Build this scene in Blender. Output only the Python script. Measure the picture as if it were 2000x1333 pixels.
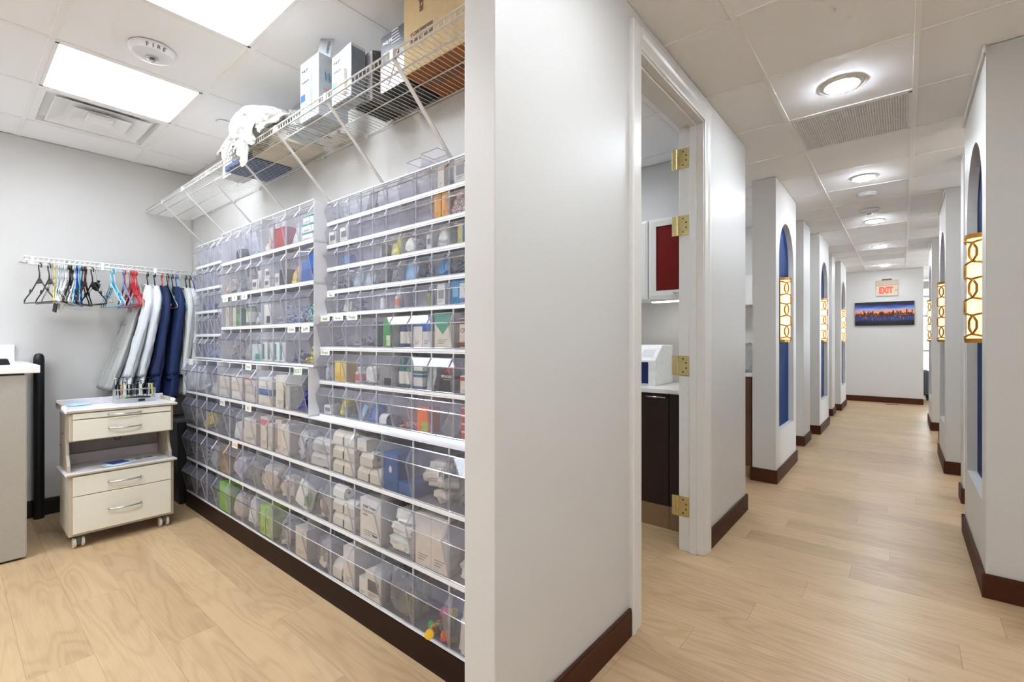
import bpy, bmesh, math, random
from mathutils import Vector, Matrix, noise
for o in list(bpy.data.objects): bpy.data.objects.remove(o)
scene = bpy.context.scene
COL = scene.collection
PI = math.pi
# ------------------------------------------------------------------ camera
cam_d = bpy.data.cameras.new('camera'); cam = bpy.data.objects.new('camera', cam_d); COL.objects.link(cam)
cam.location = (0, 0, 1.20); cam.rotation_euler = (PI/2, 0, math.atan(763/920))
cam_d.sensor_width = 36; cam_d.lens = 920/2000*36; cam_d.clip_start = .02; cam_d.clip_end = 200
scene.camera = cam
# ------------------------------------------------------------------ world, exposure
PANEL, DOWN, SCONCE, WIN, EXPO = 13.0, 155.0, .80, 5.0, 0.58
w = bpy.data.worlds.new('world'); scene.world = w; w.use_nodes = True
wb = w.node_tree.nodes['Background']; wb.inputs[0].default_value = (.86, .93, 1, 1); wb.inputs[1].default_value = WIN
scene.view_settings.view_transform = 'Standard'; scene.view_settings.look = 'None'
scene.view_settings.exposure = EXPO; scene.view_settings.gamma = 1; scene.view_settings.use_curve_mapping = False
scene.cycles.transparent_max_bounces = 28; scene.cycles.max_bounces = 7; scene.cycles.diffuse_bounces = 5; scene.cycles.glossy_bounces = 3
scene.cycles.caustics_reflective = False; scene.cycles.caustics_refractive = False; scene.cycles.use_light_tree = False; scene.cycles.use_adaptive_sampling = True; scene.cycles.adaptive_threshold = .11; scene.cycles.adaptive_min_samples = 10
H = 2.58                       # ceiling height
YW = 1.325                     # storage wall
XL = -4.57                     # wall with the hangers
XH = -.86                      # hall wall face
XP = -.979                     # back of the hall wall
# ------------------------------------------------------------------ helpers
def lin(c):
    return tuple(((v/255)/12.92 if v/255 <= .04045 else ((v/255+.055)/1.055)**2.4) for v in c)
MATS = {}
def nd(nt, t, **k):
    n = nt.nodes.new(t)
    for a, b in k.items():
        if a.startswith('i_'): n.inputs[a[2:].replace('_', ' ')].default_value = b
        else: setattr(n, a, b)
    return n
def mat(name, col=(200,200,200), rough=.5, metal=0, vary=.06, scale=30, bump=0, emit=None, estr=0, alpha=1, spec=.5, coat=0):
    if name in MATS: return MATS[name]
    m = bpy.data.materials.new(name); m.use_nodes = True; nt = m.node_tree; b = nt.nodes['Principled BSDF']
    c = lin(col)
    tc = nd(nt, 'ShaderNodeTexCoord'); nz = nd(nt, 'ShaderNodeTexNoise'); nz.inputs['Scale'].default_value = scale; nz.inputs['Detail'].default_value = 3
    nt.links.new(tc.outputs['Object'], nz.inputs['Vector'])
    rp = nd(nt, 'ShaderNodeValToRGB')
    rp.color_ramp.elements[0].position = .3; rp.color_ramp.elements[1].position = .7
    rp.color_ramp.elements[0].color = (*[v*(1-vary) for v in c], 1); rp.color_ramp.elements[1].color = (*[min(1, v*(1+vary)) for v in c], 1)
    nt.links.new(nz.outputs['Fac'], rp.inputs['Fac']); nt.links.new(rp.outputs['Color'], b.inputs['Base Color'])
    b.inputs['Roughness'].default_value = rough; b.inputs['Metallic'].default_value = metal
    b.inputs['Specular IOR Level'].default_value = spec; b.inputs['Coat Weight'].default_value = coat
    if bump:
        bp = nd(nt, 'ShaderNodeBump'); bp.inputs['Strength'].default_value = bump; bp.inputs['Distance'].default_value = .002
        nt.links.new(nz.outputs['Fac'], bp.inputs['Height']); nt.links.new(bp.outputs['Normal'], b.inputs['Normal'])
    if emit: b.inputs['Emission Color'].default_value = (*lin(emit), 1); b.inputs['Emission Strength'].default_value = estr
    b.inputs['Alpha'].default_value = alpha
    MATS[name] = m; return m
def cm(col, rough=.45, **k):           # colour material by rgb
    return mat('paint_%d_%d_%d' % tuple(col) + ('' if rough == .45 else '_r%d' % int(rough*100)), col, rough, **k)
def clear(name, tint, haze, hazecol, rough=.04, ior=1.45, gl=1.0):
    if name in MATS: return MATS[name]
    m = bpy.data.materials.new(name); m.use_nodes = True; nt = m.node_tree; nt.nodes.remove(nt.nodes['Principled BSDF'])
    out = nt.nodes['Material Output']
    tr = nd(nt, 'ShaderNodeBsdfTransparent'); tr.inputs[0].default_value = (*tint, 1)
    df = nd(nt, 'ShaderNodeBsdfDiffuse'); df.inputs[0].default_value = (*lin(hazecol), 1)
    tl = nd(nt, 'ShaderNodeBsdfTranslucent'); tl.inputs[0].default_value = (*lin(hazecol), 1)
    md = nd(nt, 'ShaderNodeMixShader'); md.inputs[0].default_value = .5
    nt.links.new(df.outputs[0], md.inputs[1]); nt.links.new(tl.outputs[0], md.inputs[2])
    m1 = nd(nt, 'ShaderNodeMixShader')
    tc = nd(nt, 'ShaderNodeTexCoord'); nz = nd(nt, 'ShaderNodeTexNoise'); nz.inputs['Scale'].default_value = 9
    mr = nd(nt, 'ShaderNodeMapRange'); mr.inputs['To Min'].default_value = haze*.7; mr.inputs['To Max'].default_value = haze*1.3
    nt.links.new(tc.outputs['Object'], nz.inputs['Vector']); nt.links.new(nz.outputs['Fac'], mr.inputs['Value']); nt.links.new(mr.outputs[0], m1.inputs[0])
    nt.links.new(tr.outputs[0], m1.inputs[1]); nt.links.new(md.outputs[0], m1.inputs[2])
    gs = nd(nt, 'ShaderNodeBsdfGlossy'); gs.inputs['Roughness'].default_value = rough
    fr = nd(nt, 'ShaderNodeFresnel'); fr.inputs['IOR'].default_value = ior
    mg = nd(nt, 'ShaderNodeMath', operation='MULTIPLY'); mg.inputs[1].default_value = gl; nt.links.new(fr.outputs[0], mg.inputs[0])
    m2 = nd(nt, 'ShaderNodeMixShader'); nt.links.new(mg.outputs[0], m2.inputs[0])
    nt.links.new(m1.outputs[0], m2.inputs[1]); nt.links.new(gs.outputs[0], m2.inputs[2]); nt.links.new(m2.outputs[0], out.inputs['Surface'])
    MATS[name] = m; return m
class MB:
    def __init__(s): s.v = []; s.f = []; s.mi = []
    def add(s, vs, fs, mi=0):
        n = len(s.v); s.v += [tuple(v) for v in vs]; s.f += [tuple(n+i for i in f) for f in fs]; s.mi += [mi]*len(fs); return s
    def box(s, x0, x1, y0, y1, z0, z1, mi=0):
        if x0 > x1: x0, x1 = x1, x0
        if y0 > y1: y0, y1 = y1, y0
        if z0 > z1: z0, z1 = z1, z0
        return s.add([(x0,y0,z0),(x1,y0,z0),(x1,y1,z0),(x0,y1,z0),(x0,y0,z1),(x1,y0,z1),(x1,y1,z1),(x0,y1,z1)],
                     [(0,3,2,1),(4,5,6,7),(0,1,5,4),(1,2,6,5),(2,3,7,6),(3,0,4,7)], mi)
    def tube(s, pts, r, n=8, mi=0, cap=True, closed=False):
        P = [Vector(p) for p in pts]; rings = []; up = None; N = len(P)
        for i, p in enumerate(P):
            a = P[(i-1) % N] if (i or closed) else P[i]; b = P[(i+1) % N] if (i < N-1 or closed) else P[i]
            t = (b-a); t = t.normalized() if t.length > 1e-9 else Vector((0,0,1))
            if up is None: up = Vector((0,0,1)) if abs(t.z) < .9 else Vector((1,0,0))
            x = t.cross(up)
            if x.length < 1e-6: x = t.cross(Vector((0,1,0)))
            x.normalize(); y = x.cross(t).normalized(); up = y
            rr = r[i] if isinstance(r, (list, tuple)) else r
            rings.append([p + (x*math.cos(2*PI*k/n) + y*math.sin(2*PI*k/n))*rr for k in range(n)])
        vs = [v for rg in rings for v in rg]; fs = []
        for i in range(N if closed else N-1):
            j = (i+1) % N
            for k in range(n): fs.append((i*n+k, i*n+(k+1) % n, j*n+(k+1) % n, j*n+k))
        if cap and not closed: fs.append(tuple(range(n))[::-1]); fs.append(tuple((N-1)*n+k for k in range(n)))
        return s.add(vs, fs, mi)
    def lathe(s, prof, n=20, axis='z', c=(0,0,0), a0=0, a1=2*PI, mi=0):
        full = abs(a1-a0-2*PI) < 1e-6; m = n if full else n+1; vs = []
        for k in range(m):
            a = a0+(a1-a0)*k/n
            for r, z in prof:
                p = (r*math.cos(a), r*math.sin(a), z)
                if axis == 'x': p = (p[2], p[0], p[1])
                if axis == 'y': p = (p[1], p[2], p[0])
                vs.append((p[0]+c[0], p[1]+c[1], p[2]+c[2]))
        q = len(prof); fs = []
        for k in range(n):
            k2 = (k+1) % m
            for i in range(q-1): fs.append((k*q+i, k2*q+i, k2*q+i+1, k*q+i+1))
        return s.add(vs, fs, mi)
    def prism(s, poly, axis, a, b, mi=0):      # poly 2d in the other two axes (x,y),(x,z),(y,z)
        def P(u, v, t): return {'x': (t,u,v), 'y': (u,t,v), 'z': (u,v,t)}[axis]
        n = len(poly); vs = [P(u, v, a) for u, v in poly] + [P(u, v, b) for u, v in poly]
        fs = [tuple(range(n)), tuple(range(2*n-1, n-1, -1))] + [(i, i+n, (i+1) % n+n, (i+1) % n) for i in range(n)]
        return s.add(vs, fs, mi)
    def mesh(s, name, smooth=False, fixn=True):
        me = bpy.data.meshes.new(name); me.from_pydata(s.v, [], s.f)
        for p, i in zip(me.polygons, s.mi): p.material_index = i; p.use_smooth = smooth
        if fixn:
            bm = bmesh.new(); bm.from_mesh(me); bmesh.ops.recalc_face_normals(bm, faces=bm.faces); bm.to_mesh(me); bm.free()
        me.update(); return me
    def build(s, name, m, parent=None, loc=(0,0,0), rot=(0,0,0), smooth=False, bevel=0, seg=2, auto=None):
        me = s.mesh(name, smooth)
        for q in (m if isinstance(m, (list, tuple)) else [m]): me.materials.append(q)
        o = bpy.data.objects.new(name, me); COL.objects.link(o); o.location = loc; o.rotation_euler = rot
        if parent: o.parent = parent
        if bevel:
            b = o.modifiers.new('bevel', 'BEVEL'); b.width = bevel; b.segments = seg; b.limit_method = 'ANGLE'
        if auto:
            for p in me.polygons: p.use_smooth = True
            me.set_sharp_from_angle(angle=math.radians(auto))
        return o
def bx(name, m, b, parent=None, bevel=0, loc=(0,0,0), rot=(0,0,0)):
    return MB().box(*b).build(name, m, parent, loc=loc, rot=rot, bevel=bevel)
def tag(o, label, cat, group=None):
    o['label'] = label; o['category'] = cat
    if group: o['group'] = group
    return o
def thing(name, label, cat, loc=(0,0,0), rz=0, group=None, rot=None):
    o = bpy.data.objects.new(name, None); COL.objects.link(o); o.location = loc; o.empty_display_size = .05
    o.rotation_euler = rot if rot else (0, 0, rz); return tag(o, label, cat, group)
def struct(o, label=None):
    o['kind'] = 'structure'
    if label: o['label'] = label
    return o
def linked(src, name, parent=None, loc=(0,0,0), rot=(0,0,0)):
    o = bpy.data.objects.new(name, src.data if hasattr(src, 'data') else src); COL.objects.link(o)
    o.parent = parent; o.location = loc; o.rotation_euler = rot; return o
def text(s, size, m, parent, loc, rot, name='lettering', ext=.0004, bold=0):
    cu = bpy.data.curves.new('t', 'FONT'); cu.body = s; cu.size = size; cu.extrude = ext; cu.align_x = 'CENTER'; cu.align_y = 'CENTER'; cu.offset = bold
    cu.resolution_u = 2
    t = bpy.data.objects.new('t', cu); COL.objects.link(t); bpy.context.view_layer.update()
    me = bpy.data.meshes.new_from_object(t.evaluated_get(bpy.context.evaluated_depsgraph_get())); bpy.data.objects.remove(t)
    me.materials.clear(); me.materials.append(m); me.name = name
    o = bpy.data.objects.new(name, me); COL.objects.link(o); o.parent = parent; o.location = loc; o.rotation_euler = rot; return o
# ------------------------------------------------------------------ materials
WALL = mat('wall_paint', (209,207,204), .42, vary=.012, scale=180, bump=.06)
CEIL = mat('ceiling_tile_white', (247,247,247), .85, vary=.015, scale=260, bump=.12)
TBAR = mat('grid_white', (244,243,241), .5, vary=.01)
TRIMW = mat('trim_white', (222,220,216), .32, vary=.01)
BASE = mat('baseboard_brown', (72,38,21), .55, vary=.1, scale=40, spec=.2)
BLACKB = mat('black_rubber', (14,13,12), .45, vary=.3, scale=25)
WHITE = mat('white_plastic', (236,236,240), .35, vary=.01)
WIRE = mat('white_coated_wire', (226,225,222), .4, vary=.02)
CHROME = mat('chrome', (200,200,200), .18, metal=1, vary=.02)
BRASS = mat('satin_brass', (226,208,150), .4, metal=.9, vary=.04)
GOLD = mat('gold_fretwork', (196,140,66), .32, metal=.85, vary=.05)
BLACK = mat('black_plastic', (16,16,17), .4, vary=.15)
BLUE = mat('niche_blue', (0,42,96), .6, vary=.03, spec=.15)
EMW = mat('led_diffuser', (255,255,255), .5, vary=0, emit=(236,245,255), estr=PANEL)
EMD = mat('downlight_lens', (255,255,255), .5, vary=0, emit=(236,245,255), estr=DOWN)
EMS = mat('sconce_diffuser', (255,240,205), .5, vary=.02, emit=(255,226,172), estr=SCONCE)
CLR = clear('clear_acrylic', (.994,.994,1), .19, (238,238,255), gl=.35)
CLRF = clear('clear_flap', (.98,.98,.995), .16, (232,232,252), rough=.03)
EDGE = clear('acrylic_edge', (.85,.85,.9), .5, (236,236,246), rough=.1)
FILM = clear('clear_film', (.9,.9,.91), .30, (232,232,230), rough=.15)
GLASS = clear('window_glass', (.97,.98,.98), .0, (255,255,255), rough=.01)
def wood(name, c0, c1, c2, rough=.34):
    m = bpy.data.materials.new(name); m.use_nodes = True; nt = m.node_tree; b = nt.nodes['Principled BSDF']; L = nt.links.new
    tc = nd(nt, 'ShaderNodeTexCoord'); oi = nd(nt, 'ShaderNodeObjectInfo')
    sc = nd(nt, 'ShaderNodeVectorMath', operation='SCALE'); sc.inputs['Scale'].default_value = 97
    cb = nd(nt, 'ShaderNodeCombineXYZ')
    for k in range(3): L(oi.outputs['Random'], cb.inputs[k])
    L(cb.outputs[0], sc.inputs[0])
    def co(sx, sy):
        mp = nd(nt, 'ShaderNodeMapping'); mp.inputs['Scale'].default_value = (sx, sy, 1); L(tc.outputs['Object'], mp.inputs['Vector'])
        ad = nd(nt, 'ShaderNodeVectorMath', operation='ADD'); L(mp.outputs[0], ad.inputs[0]); L(sc.outputs[0], ad.inputs[1]); return ad.outputs[0]
    n1 = nd(nt, 'ShaderNodeTexNoise'); n1.inputs['Scale'].default_value = 1; n1.inputs['Detail'].default_value = 1.2; n1.inputs['Distortion'].default_value = .25; L(co(1.3, 7.5), n1.inputs['Vector'])
    mu = nd(nt, 'ShaderNodeMath', operation='MULTIPLY'); mu.inputs[1].default_value = 62; L(n1.outputs['Fac'], mu.inputs[0])
    sn = nd(nt, 'ShaderNodeMath', operation='SINE'); L(mu.outputs[0], sn.inputs[0])
    n2 = nd(nt, 'ShaderNodeTexNoise'); n2.inputs['Scale'].default_value = 1; n2.inputs['Detail'].default_value = 4; L(co(5, 190), n2.inputs['Vector'])
    n3 = nd(nt, 'ShaderNodeTexNoise'); n3.inputs['Scale'].default_value = 1; n3.inputs['Detail'].default_value = 2; L(co(1.6, 5), n3.inputs['Vector'])
    r = nd(nt, 'ShaderNodeMapRange'); r.inputs['From Min'].default_value = -1; r.inputs['From Max'].default_value = 1; L(sn.outputs[0], r.inputs['Value'])
    pw = nd(nt, 'ShaderNodeMath', operation='POWER'); pw.inputs[1].default_value = 2.2; L(r.outputs[0], pw.inputs[0])
    a1 = nd(nt, 'ShaderNodeMath', operation='MULTIPLY_ADD'); a1.inputs[1].default_value = .17; L(pw.outputs[0], a1.inputs[0])
    a2 = nd(nt, 'ShaderNodeMath', operation='MULTIPLY_ADD'); a2.inputs[1].default_value = .45; a2.inputs[2].default_value = -.08; L(n2.outputs['Fac'], a2.inputs[0])
    a3 = nd(nt, 'ShaderNodeMath', operation='MULTIPLY_ADD'); a3.inputs[1].default_value = .5; L(n3.outputs['Fac'], a3.inputs[0]); L(a2.outputs[0], a3.inputs[2])
    L(a3.outputs[0], a1.inputs[2])
    a4 = nd(nt, 'ShaderNodeMath', operation='MULTIPLY_ADD'); a4.inputs[1].default_value = .26; L(oi.outputs['Random'], a4.inputs[0]); L(a1.outputs[0], a4.inputs[2])
    rp = nd(nt, 'ShaderNodeValToRGB'); e = rp.color_ramp.elements; e[0].position = .12; e[0].color = (*lin(c0), 1); e[1].position = .85; e[1].color = (*lin(c2), 1)
    e2 = rp.color_ramp.elements.new(.45); e2.color = (*lin(c1), 1)
    L(a4.outputs[0], rp.inputs['Fac']); L(rp.outputs['Color'], b.inputs['Base Color'])
    b.inputs['Roughness'].default_value = rough; b.inputs['Specular IOR Level'].default_value = .45
    bp = nd(nt, 'ShaderNodeBump'); bp.inputs['Strength'].default_value = .08; bp.inputs['Distance'].default_value = .001; L(n2.outputs['Fac'], bp.inputs['Height']); L(bp.outputs['Normal'], b.inputs['Normal'])
    return m
HOUS = clear('translucent_white_housing', (1,1,1), .2, (250,250,255), rough=.3, gl=.3)
OAK = wood('pale_ash_plank', (207,180,141), (196,167,129), (172,142,107))
DARKW = wood('dark_walnut', (58,38,28), (44,27,19), (28,16,11), .4)
MIDW = wood('walnut_brown', (124,86,60), (108,72,48), (84,54,36), .4)
# ================================================================== FLOOR
floor = struct(bx('floor', OAK, (-5.2, 4.6, -2.6, 15.2, -.06, -.0125)))
pm = MB().box(-.6097, .6097, -.0911, .0911, -.012, 0).mesh('floor_plank'); pm.materials.append(OAK)
bmx = bmesh.new(); bmx.from_mesh(pm); bmesh.ops.bevel(bmx, geom=[e for e in bmx.edges if e.calc_face_angle(0) > .5 and min(v.co.z for v in e.verts) > -.001], offset=.0005, segments=1, affect='EDGES'); bmx.to_mesh(pm); bmx.free()
rnd = random.Random(4)
PW = .1825
r = 0; y = -1.0
while y < 12.0:
    off = (r*.437 % 1)*1.22
    if y < 1.4: x0, x1 = -4.75, 1.0
    elif y < 3.7: x0, x1 = -1.9, .9
    else: x0, x1 = -1.7, .8
    x = x0 - off
    while x < x1:
        if x+1.22 > x0+.02: linked(pm, 'floor_plank', floor, (x+.61, y, 0))
        x += 1.22
    y += PW; r += 1
# ================================================================== CEILING
ceil_ = struct(bx('ceiling', CEIL, (-5.2, 4.6, -2.6, 15.2, 2.612, 2.64)))
GX = [-.557-.607*k for k in range(8)][::-1] + [.052, .661, 1.268, 1.875]
GY = [.315+.6155*k for k in range(-4, 20)]
special = {}
def cell(x, y):
    i = max(k for k in range(len(GX)) if GX[k] <= x); j = max(k for k in range(len(GY)) if GY[k] <= y); return i, j
LEDP = [(-3.28, .6), (-2.08, .6), (-2.08, -.65), (-3.28, -.65), (-1.9, 2.5), (-2.1, 5.2), (-2.1, 8.1), (-2.1, 10.5), (1.5, 6.3), (1.5, 9.0), (-2.08, -1.85), (-3.28, -1.85), (.95, .6)]  # all but the first two are unseen panels added to brighten the rooms
for p in LEDP: special[cell(*p)] = 'led'
special[cell(-3.9, .6)] = 'vent'
special[cell(-.25, 3.7)] = 'grille'; special[cell(-.25, 9.85)] = 'grille'
tm = MB().box(-.2985, .2985, -.3025, .3025, 0, .016).mesh('ceiling_tile'); tm.materials.append(CEIL)
bmx = bmesh.new(); bmx.from_mesh(tm); bmesh.ops.bevel(bmx, geom=[e for e in bmx.edges if max(v.co.z for v in e.verts) < .001], offset=.003, segments=1, affect='EDGES'); bmx.to_mesh(tm); bmx.free()
for i in range(len(GX)-1):
    for j in range(len(GY)-1):
        if (i, j) in special: continue
        linked(tm, 'ceiling_tile', ceil_, ((GX[i]+GX[i+1])/2, (GY[j]+GY[j+1])/2, H+.003))
for x in GX: bx('grid_runner', TBAR, (x-.012, x+.012, GY[0], GY[-1], H-.0018, H+.03), ceil_, bevel=.0015)
for yy in GY: bx('grid_cross_bar', TBAR, (GX[0], GX[-1], yy-.012, yy+.012, H-.0012, H+.028), ceil_, bevel=.0015)
# ================================================================== WALLS
def wall(name, boxes, m=WALL, bev=.003):
    mb = MB()
    for b in boxes: mb.box(*b)
    return struct(mb.build(name, m, bevel=bev))
DY0, DY1, DH = 1.875, 2.718, 2.44
wall('wall_left', [(XL-.1, XL, -2.4, YW, 0, H)])
wall('wall_storage', [(XL-.1, XP, YW, YW+.1, 0, H)])
wall('wall_hall_near', [(XP, XH, .964, DY0, 0, H)])
wall('wall_hall_stub', [(XP, XH, DY1, 3.637, 0, H)])
wall('wall_door_header', [(XP, XH, DY0, DY1, DH, H)])
wall('wall_sterile_back', [(-3.1, XP, 3.55, 3.637, 0, H)])
wall('wall_sterile_side', [(-3.2, -3.1, YW+.1, 3.637, 0, H)])
wall('wall_operatory_outer', [(-3.6, -3.5, 3.637, 11.7, 0, H)])
wall('wall_operatory_divider_1', [(-3.5, -.87, 6.26, 6.74, 0, H)])
wall('wall_operatory_divider_2', [(-3.5, -.87, 9.05, 9.5, 0, H)])
wall('wall_hall_end', [(-3.6, .30, 11.7, 11.8, 0, H)])
wall('wall_right_near', [(.5, 1.75, 3.115, 3.22, 0, H)])
wall('wall_right_side', [(1.65, 1.75, -2.4, 3.115, 0, H)])
wall('wall_behind', [(XL, 1.75, -2.4, -2.3, 0, H)])
wall('wall_right_divider_1', [(.345, 3.4, 4.80, 5.0, 0, H)])
wall('wall_right_divider_2', [(.345, 3.4, 7.45, 7.65, 0, H)])
wall('wall_reception_left', [(.20, .30, 11.8, 14.4, 0, H)])
# outer right wall with unseen windows added for daylight; the far reception window wall
added_wins = [(5.4, 7.1), (7.9, 9.6), (10.1, 11.6), (12.1, 13.8)]
bxs = [(3.4, 3.5, 3.22, 5.4, 0, H), (3.4, 3.5, 13.8, 14.4, 0, H)]
for (a, b), nx in zip(added_wins, [7.9, 10.1, 12.1, None]):
    bxs += [(3.4, 3.5, a, b, 0, .7), (3.4, 3.5, a, b, 2.3, H)]
    if nx: bxs.append((3.4, 3.5, b, nx, 0, H))
wall('wall_right_outer', bxs)
wall('wall_reception_end', [(.2, 3.5, 14.4, 14.5, 0, .35), (.2, 3.5, 14.4, 14.5, 2.45, H), (3.3, 3.5, 14.4, 14.5, .35, 2.45)])
k = 1
for a, b in added_wins:
    fr = struct(MB().box(3.42, 3.48, a, a+.05, .7, 2.3).box(3.42, 3.48, b-.05, b, .7, 2.3).box(3.42, 3.48, a, b, .7, .75).box(3.42, 3.48, a, b, 2.25, 2.3).box(3.43, 3.47, (a+b)/2-.02, (a+b)/2+.02, .75, 2.25).build('window_%d' % k, TRIMW)); k += 1
    for q in (0, 1): bx('pane', GLASS, (3.447, 3.453, a+.05+q*((b-a)/2-.03), (a+b)/2-.02+q*((b-a)/2-.03), .75, 2.25), fr)
fr = MB()
for xx in (.3, 1.3, 2.3, 3.26): fr.box(xx, xx+.05, 14.42, 14.48, .35, 2.45)
for zz in (.35, .95, 1.75, 2.2, 2.40): fr.box(.3, 3.3, 14.42, 14.48, zz, zz+.05)
fr = struct(fr.build('window_%d' % k, TRIMW))
for xx in (.35, 1.35, 2.35):
    for z0, z1 in ((.40, .95), (1.0, 1.75), (1.8, 2.2), (2.25, 2.40)): bx('pane', GLASS, (xx, xx+.95, 14.447, 14.453, z0, z1), fr)
# baseboards
BH = .112
def base(name, boxes, m=BASE):
    mb = MB()
    for b in boxes:
        x0, x1, y0, y1 = b; mb.box(x0, x1, y0, y1, 0, BH-.012)
        ix = min(.006, (x1-x0)/4) if x1-x0 < .1 else 0; iy = min(.006, (y1-y0)/4) if y1-y0 < .1 else 0
        mb.box(x0+ix*.5, x1-ix*.5, y0+iy*.5, y1-iy*.5, BH-.012, BH)
    return struct(mb.build(name, m, bevel=.002))
T = .014
base('baseboard_hall_near', [(XH, XH+T, .950, 1.785)])
base('baseboard_hall_stub', [(XH, XH+T, 2.806, 3.651), (XP, XH+T, 3.637, 3.651)])
base('baseboard_left', [(XL, XL+.025, -2.3, YW)], BLACKB)
base('baseboard_storage', [(XL, XP, YW-T, YW)], BASE)
base('baseboard_partition_end', [(XP, XH, .950, .964)])
base('baseboard_hall_end', [(-3.5, .30, 11.7-T, 11.7)])
base('baseboard_divider_1', [(-3.5, -.87+T, 6.26-T, 6.26), (-.87, -.87+T, 6.26, 6.74), (-3.5, -.87+T, 6.74, 6.74+T)])
base('baseboard_divider_2', [(-3.5, -.87+T, 9.05-T, 9.05), (-.87, -.87+T, 9.05, 9.5)])
base('baseboard_right_divider_1', [(.345-T, 3.4, 4.80-T, 4.80), (.345-T, .345, 4.8, 5.0)])
base('baseboard_right_divider_2', [(.345-T, 3.4, 7.45-T, 7.45), (.345-T, .345, 7.45, 7.65)])
base('baseboard_right_near', [(.5, 1.65, 3.115-T, 3.115)])
# ------------------------------------------------------------------ door frame with hinges (the leaf is off)
dr = MB()
J = .018
dr.box(XP-.012, XH+.006, DY0, DY0+J, 0, DH).box(XP-.012, XH+.006, DY1-J, DY1, 0, DH).box(XP-.012, XH+.006, DY0, DY1, DH-J, DH)
door = struct(dr.build('door_1', TRIMW, bevel=.002), 'white door frame with four brass hinges and no door leaf')
for y0, y1 in ((DY0+J, DY0+J+.012), (DY1-J-.012, DY1-J)): bx('door_stop', TRIMW, (XH-.068, XH-.03, y0, y1, 0, DH-J), door, bevel=.002)
bx('door_stop', TRIMW, (XH-.068, XH-.03, DY0+J, DY1-J, DH-J-.012, DH-J), door, bevel=.002)
CW = .092
prof = [(0, 0), (.010, 0), (.013, .012), (.013, .05), (.019, .062), (.019, .086), (.014, CW), (0, CW)]
def casing(name, p):
    return MB().prism(*p).build(name, TRIMW, door)
casing('casing', ([(XH+a, DY0+.006-b) for a, b in prof], 'z', 0, DH+.08))
casing('casing', ([(XH+a, DY1-.006+b) for a, b in prof], 'z', 0, DH+.08))
casing('casing', ([(XH+a, DH-.006+b) for a, b in prof], 'y', DY0+.0062, DY1-.0062))
for zc in (2.245, 1.862, 1.06, .254):
    hg = MB().box(XP-.014, XH-.070, DY1-J-.004, DY1-J, zc-.057, zc+.057).build('hinge', BRASS, door, bevel=.0015)
    kn = MB()
    for q in range(5): kn.lathe([(0, zc-.057+q*.0228+.0006), (.0072, zc-.057+q*.0228+.0006), (.0072, zc-.0345+q*.0228-.0006), (0, zc-.0345+q*.0228-.0006)], 12, c=(XP-.019, DY1-J-.007, 0))
    kn.build('knuckle', BRASS, hg, auto=40)
    bx('leaf', BRASS, (XP-.05, XP-.019, DY1-J-.008, DY1-J-.004, zc-.057, zc+.057), hg, bevel=.001)
    for sx, sz in ((.012, -.038), (.030, -.014), (.030, .014), (.012, .038)):
        MB().lathe([(0, 0), (.0045, 0), (.004, -.0012), (0, -.0008)], 10, axis='y', c=(XP+.006+sx-.006, DY1-J-.0042, zc+sz)).build('screw', mat('dark_screw', (40,34,24), .4), hg)
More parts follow.
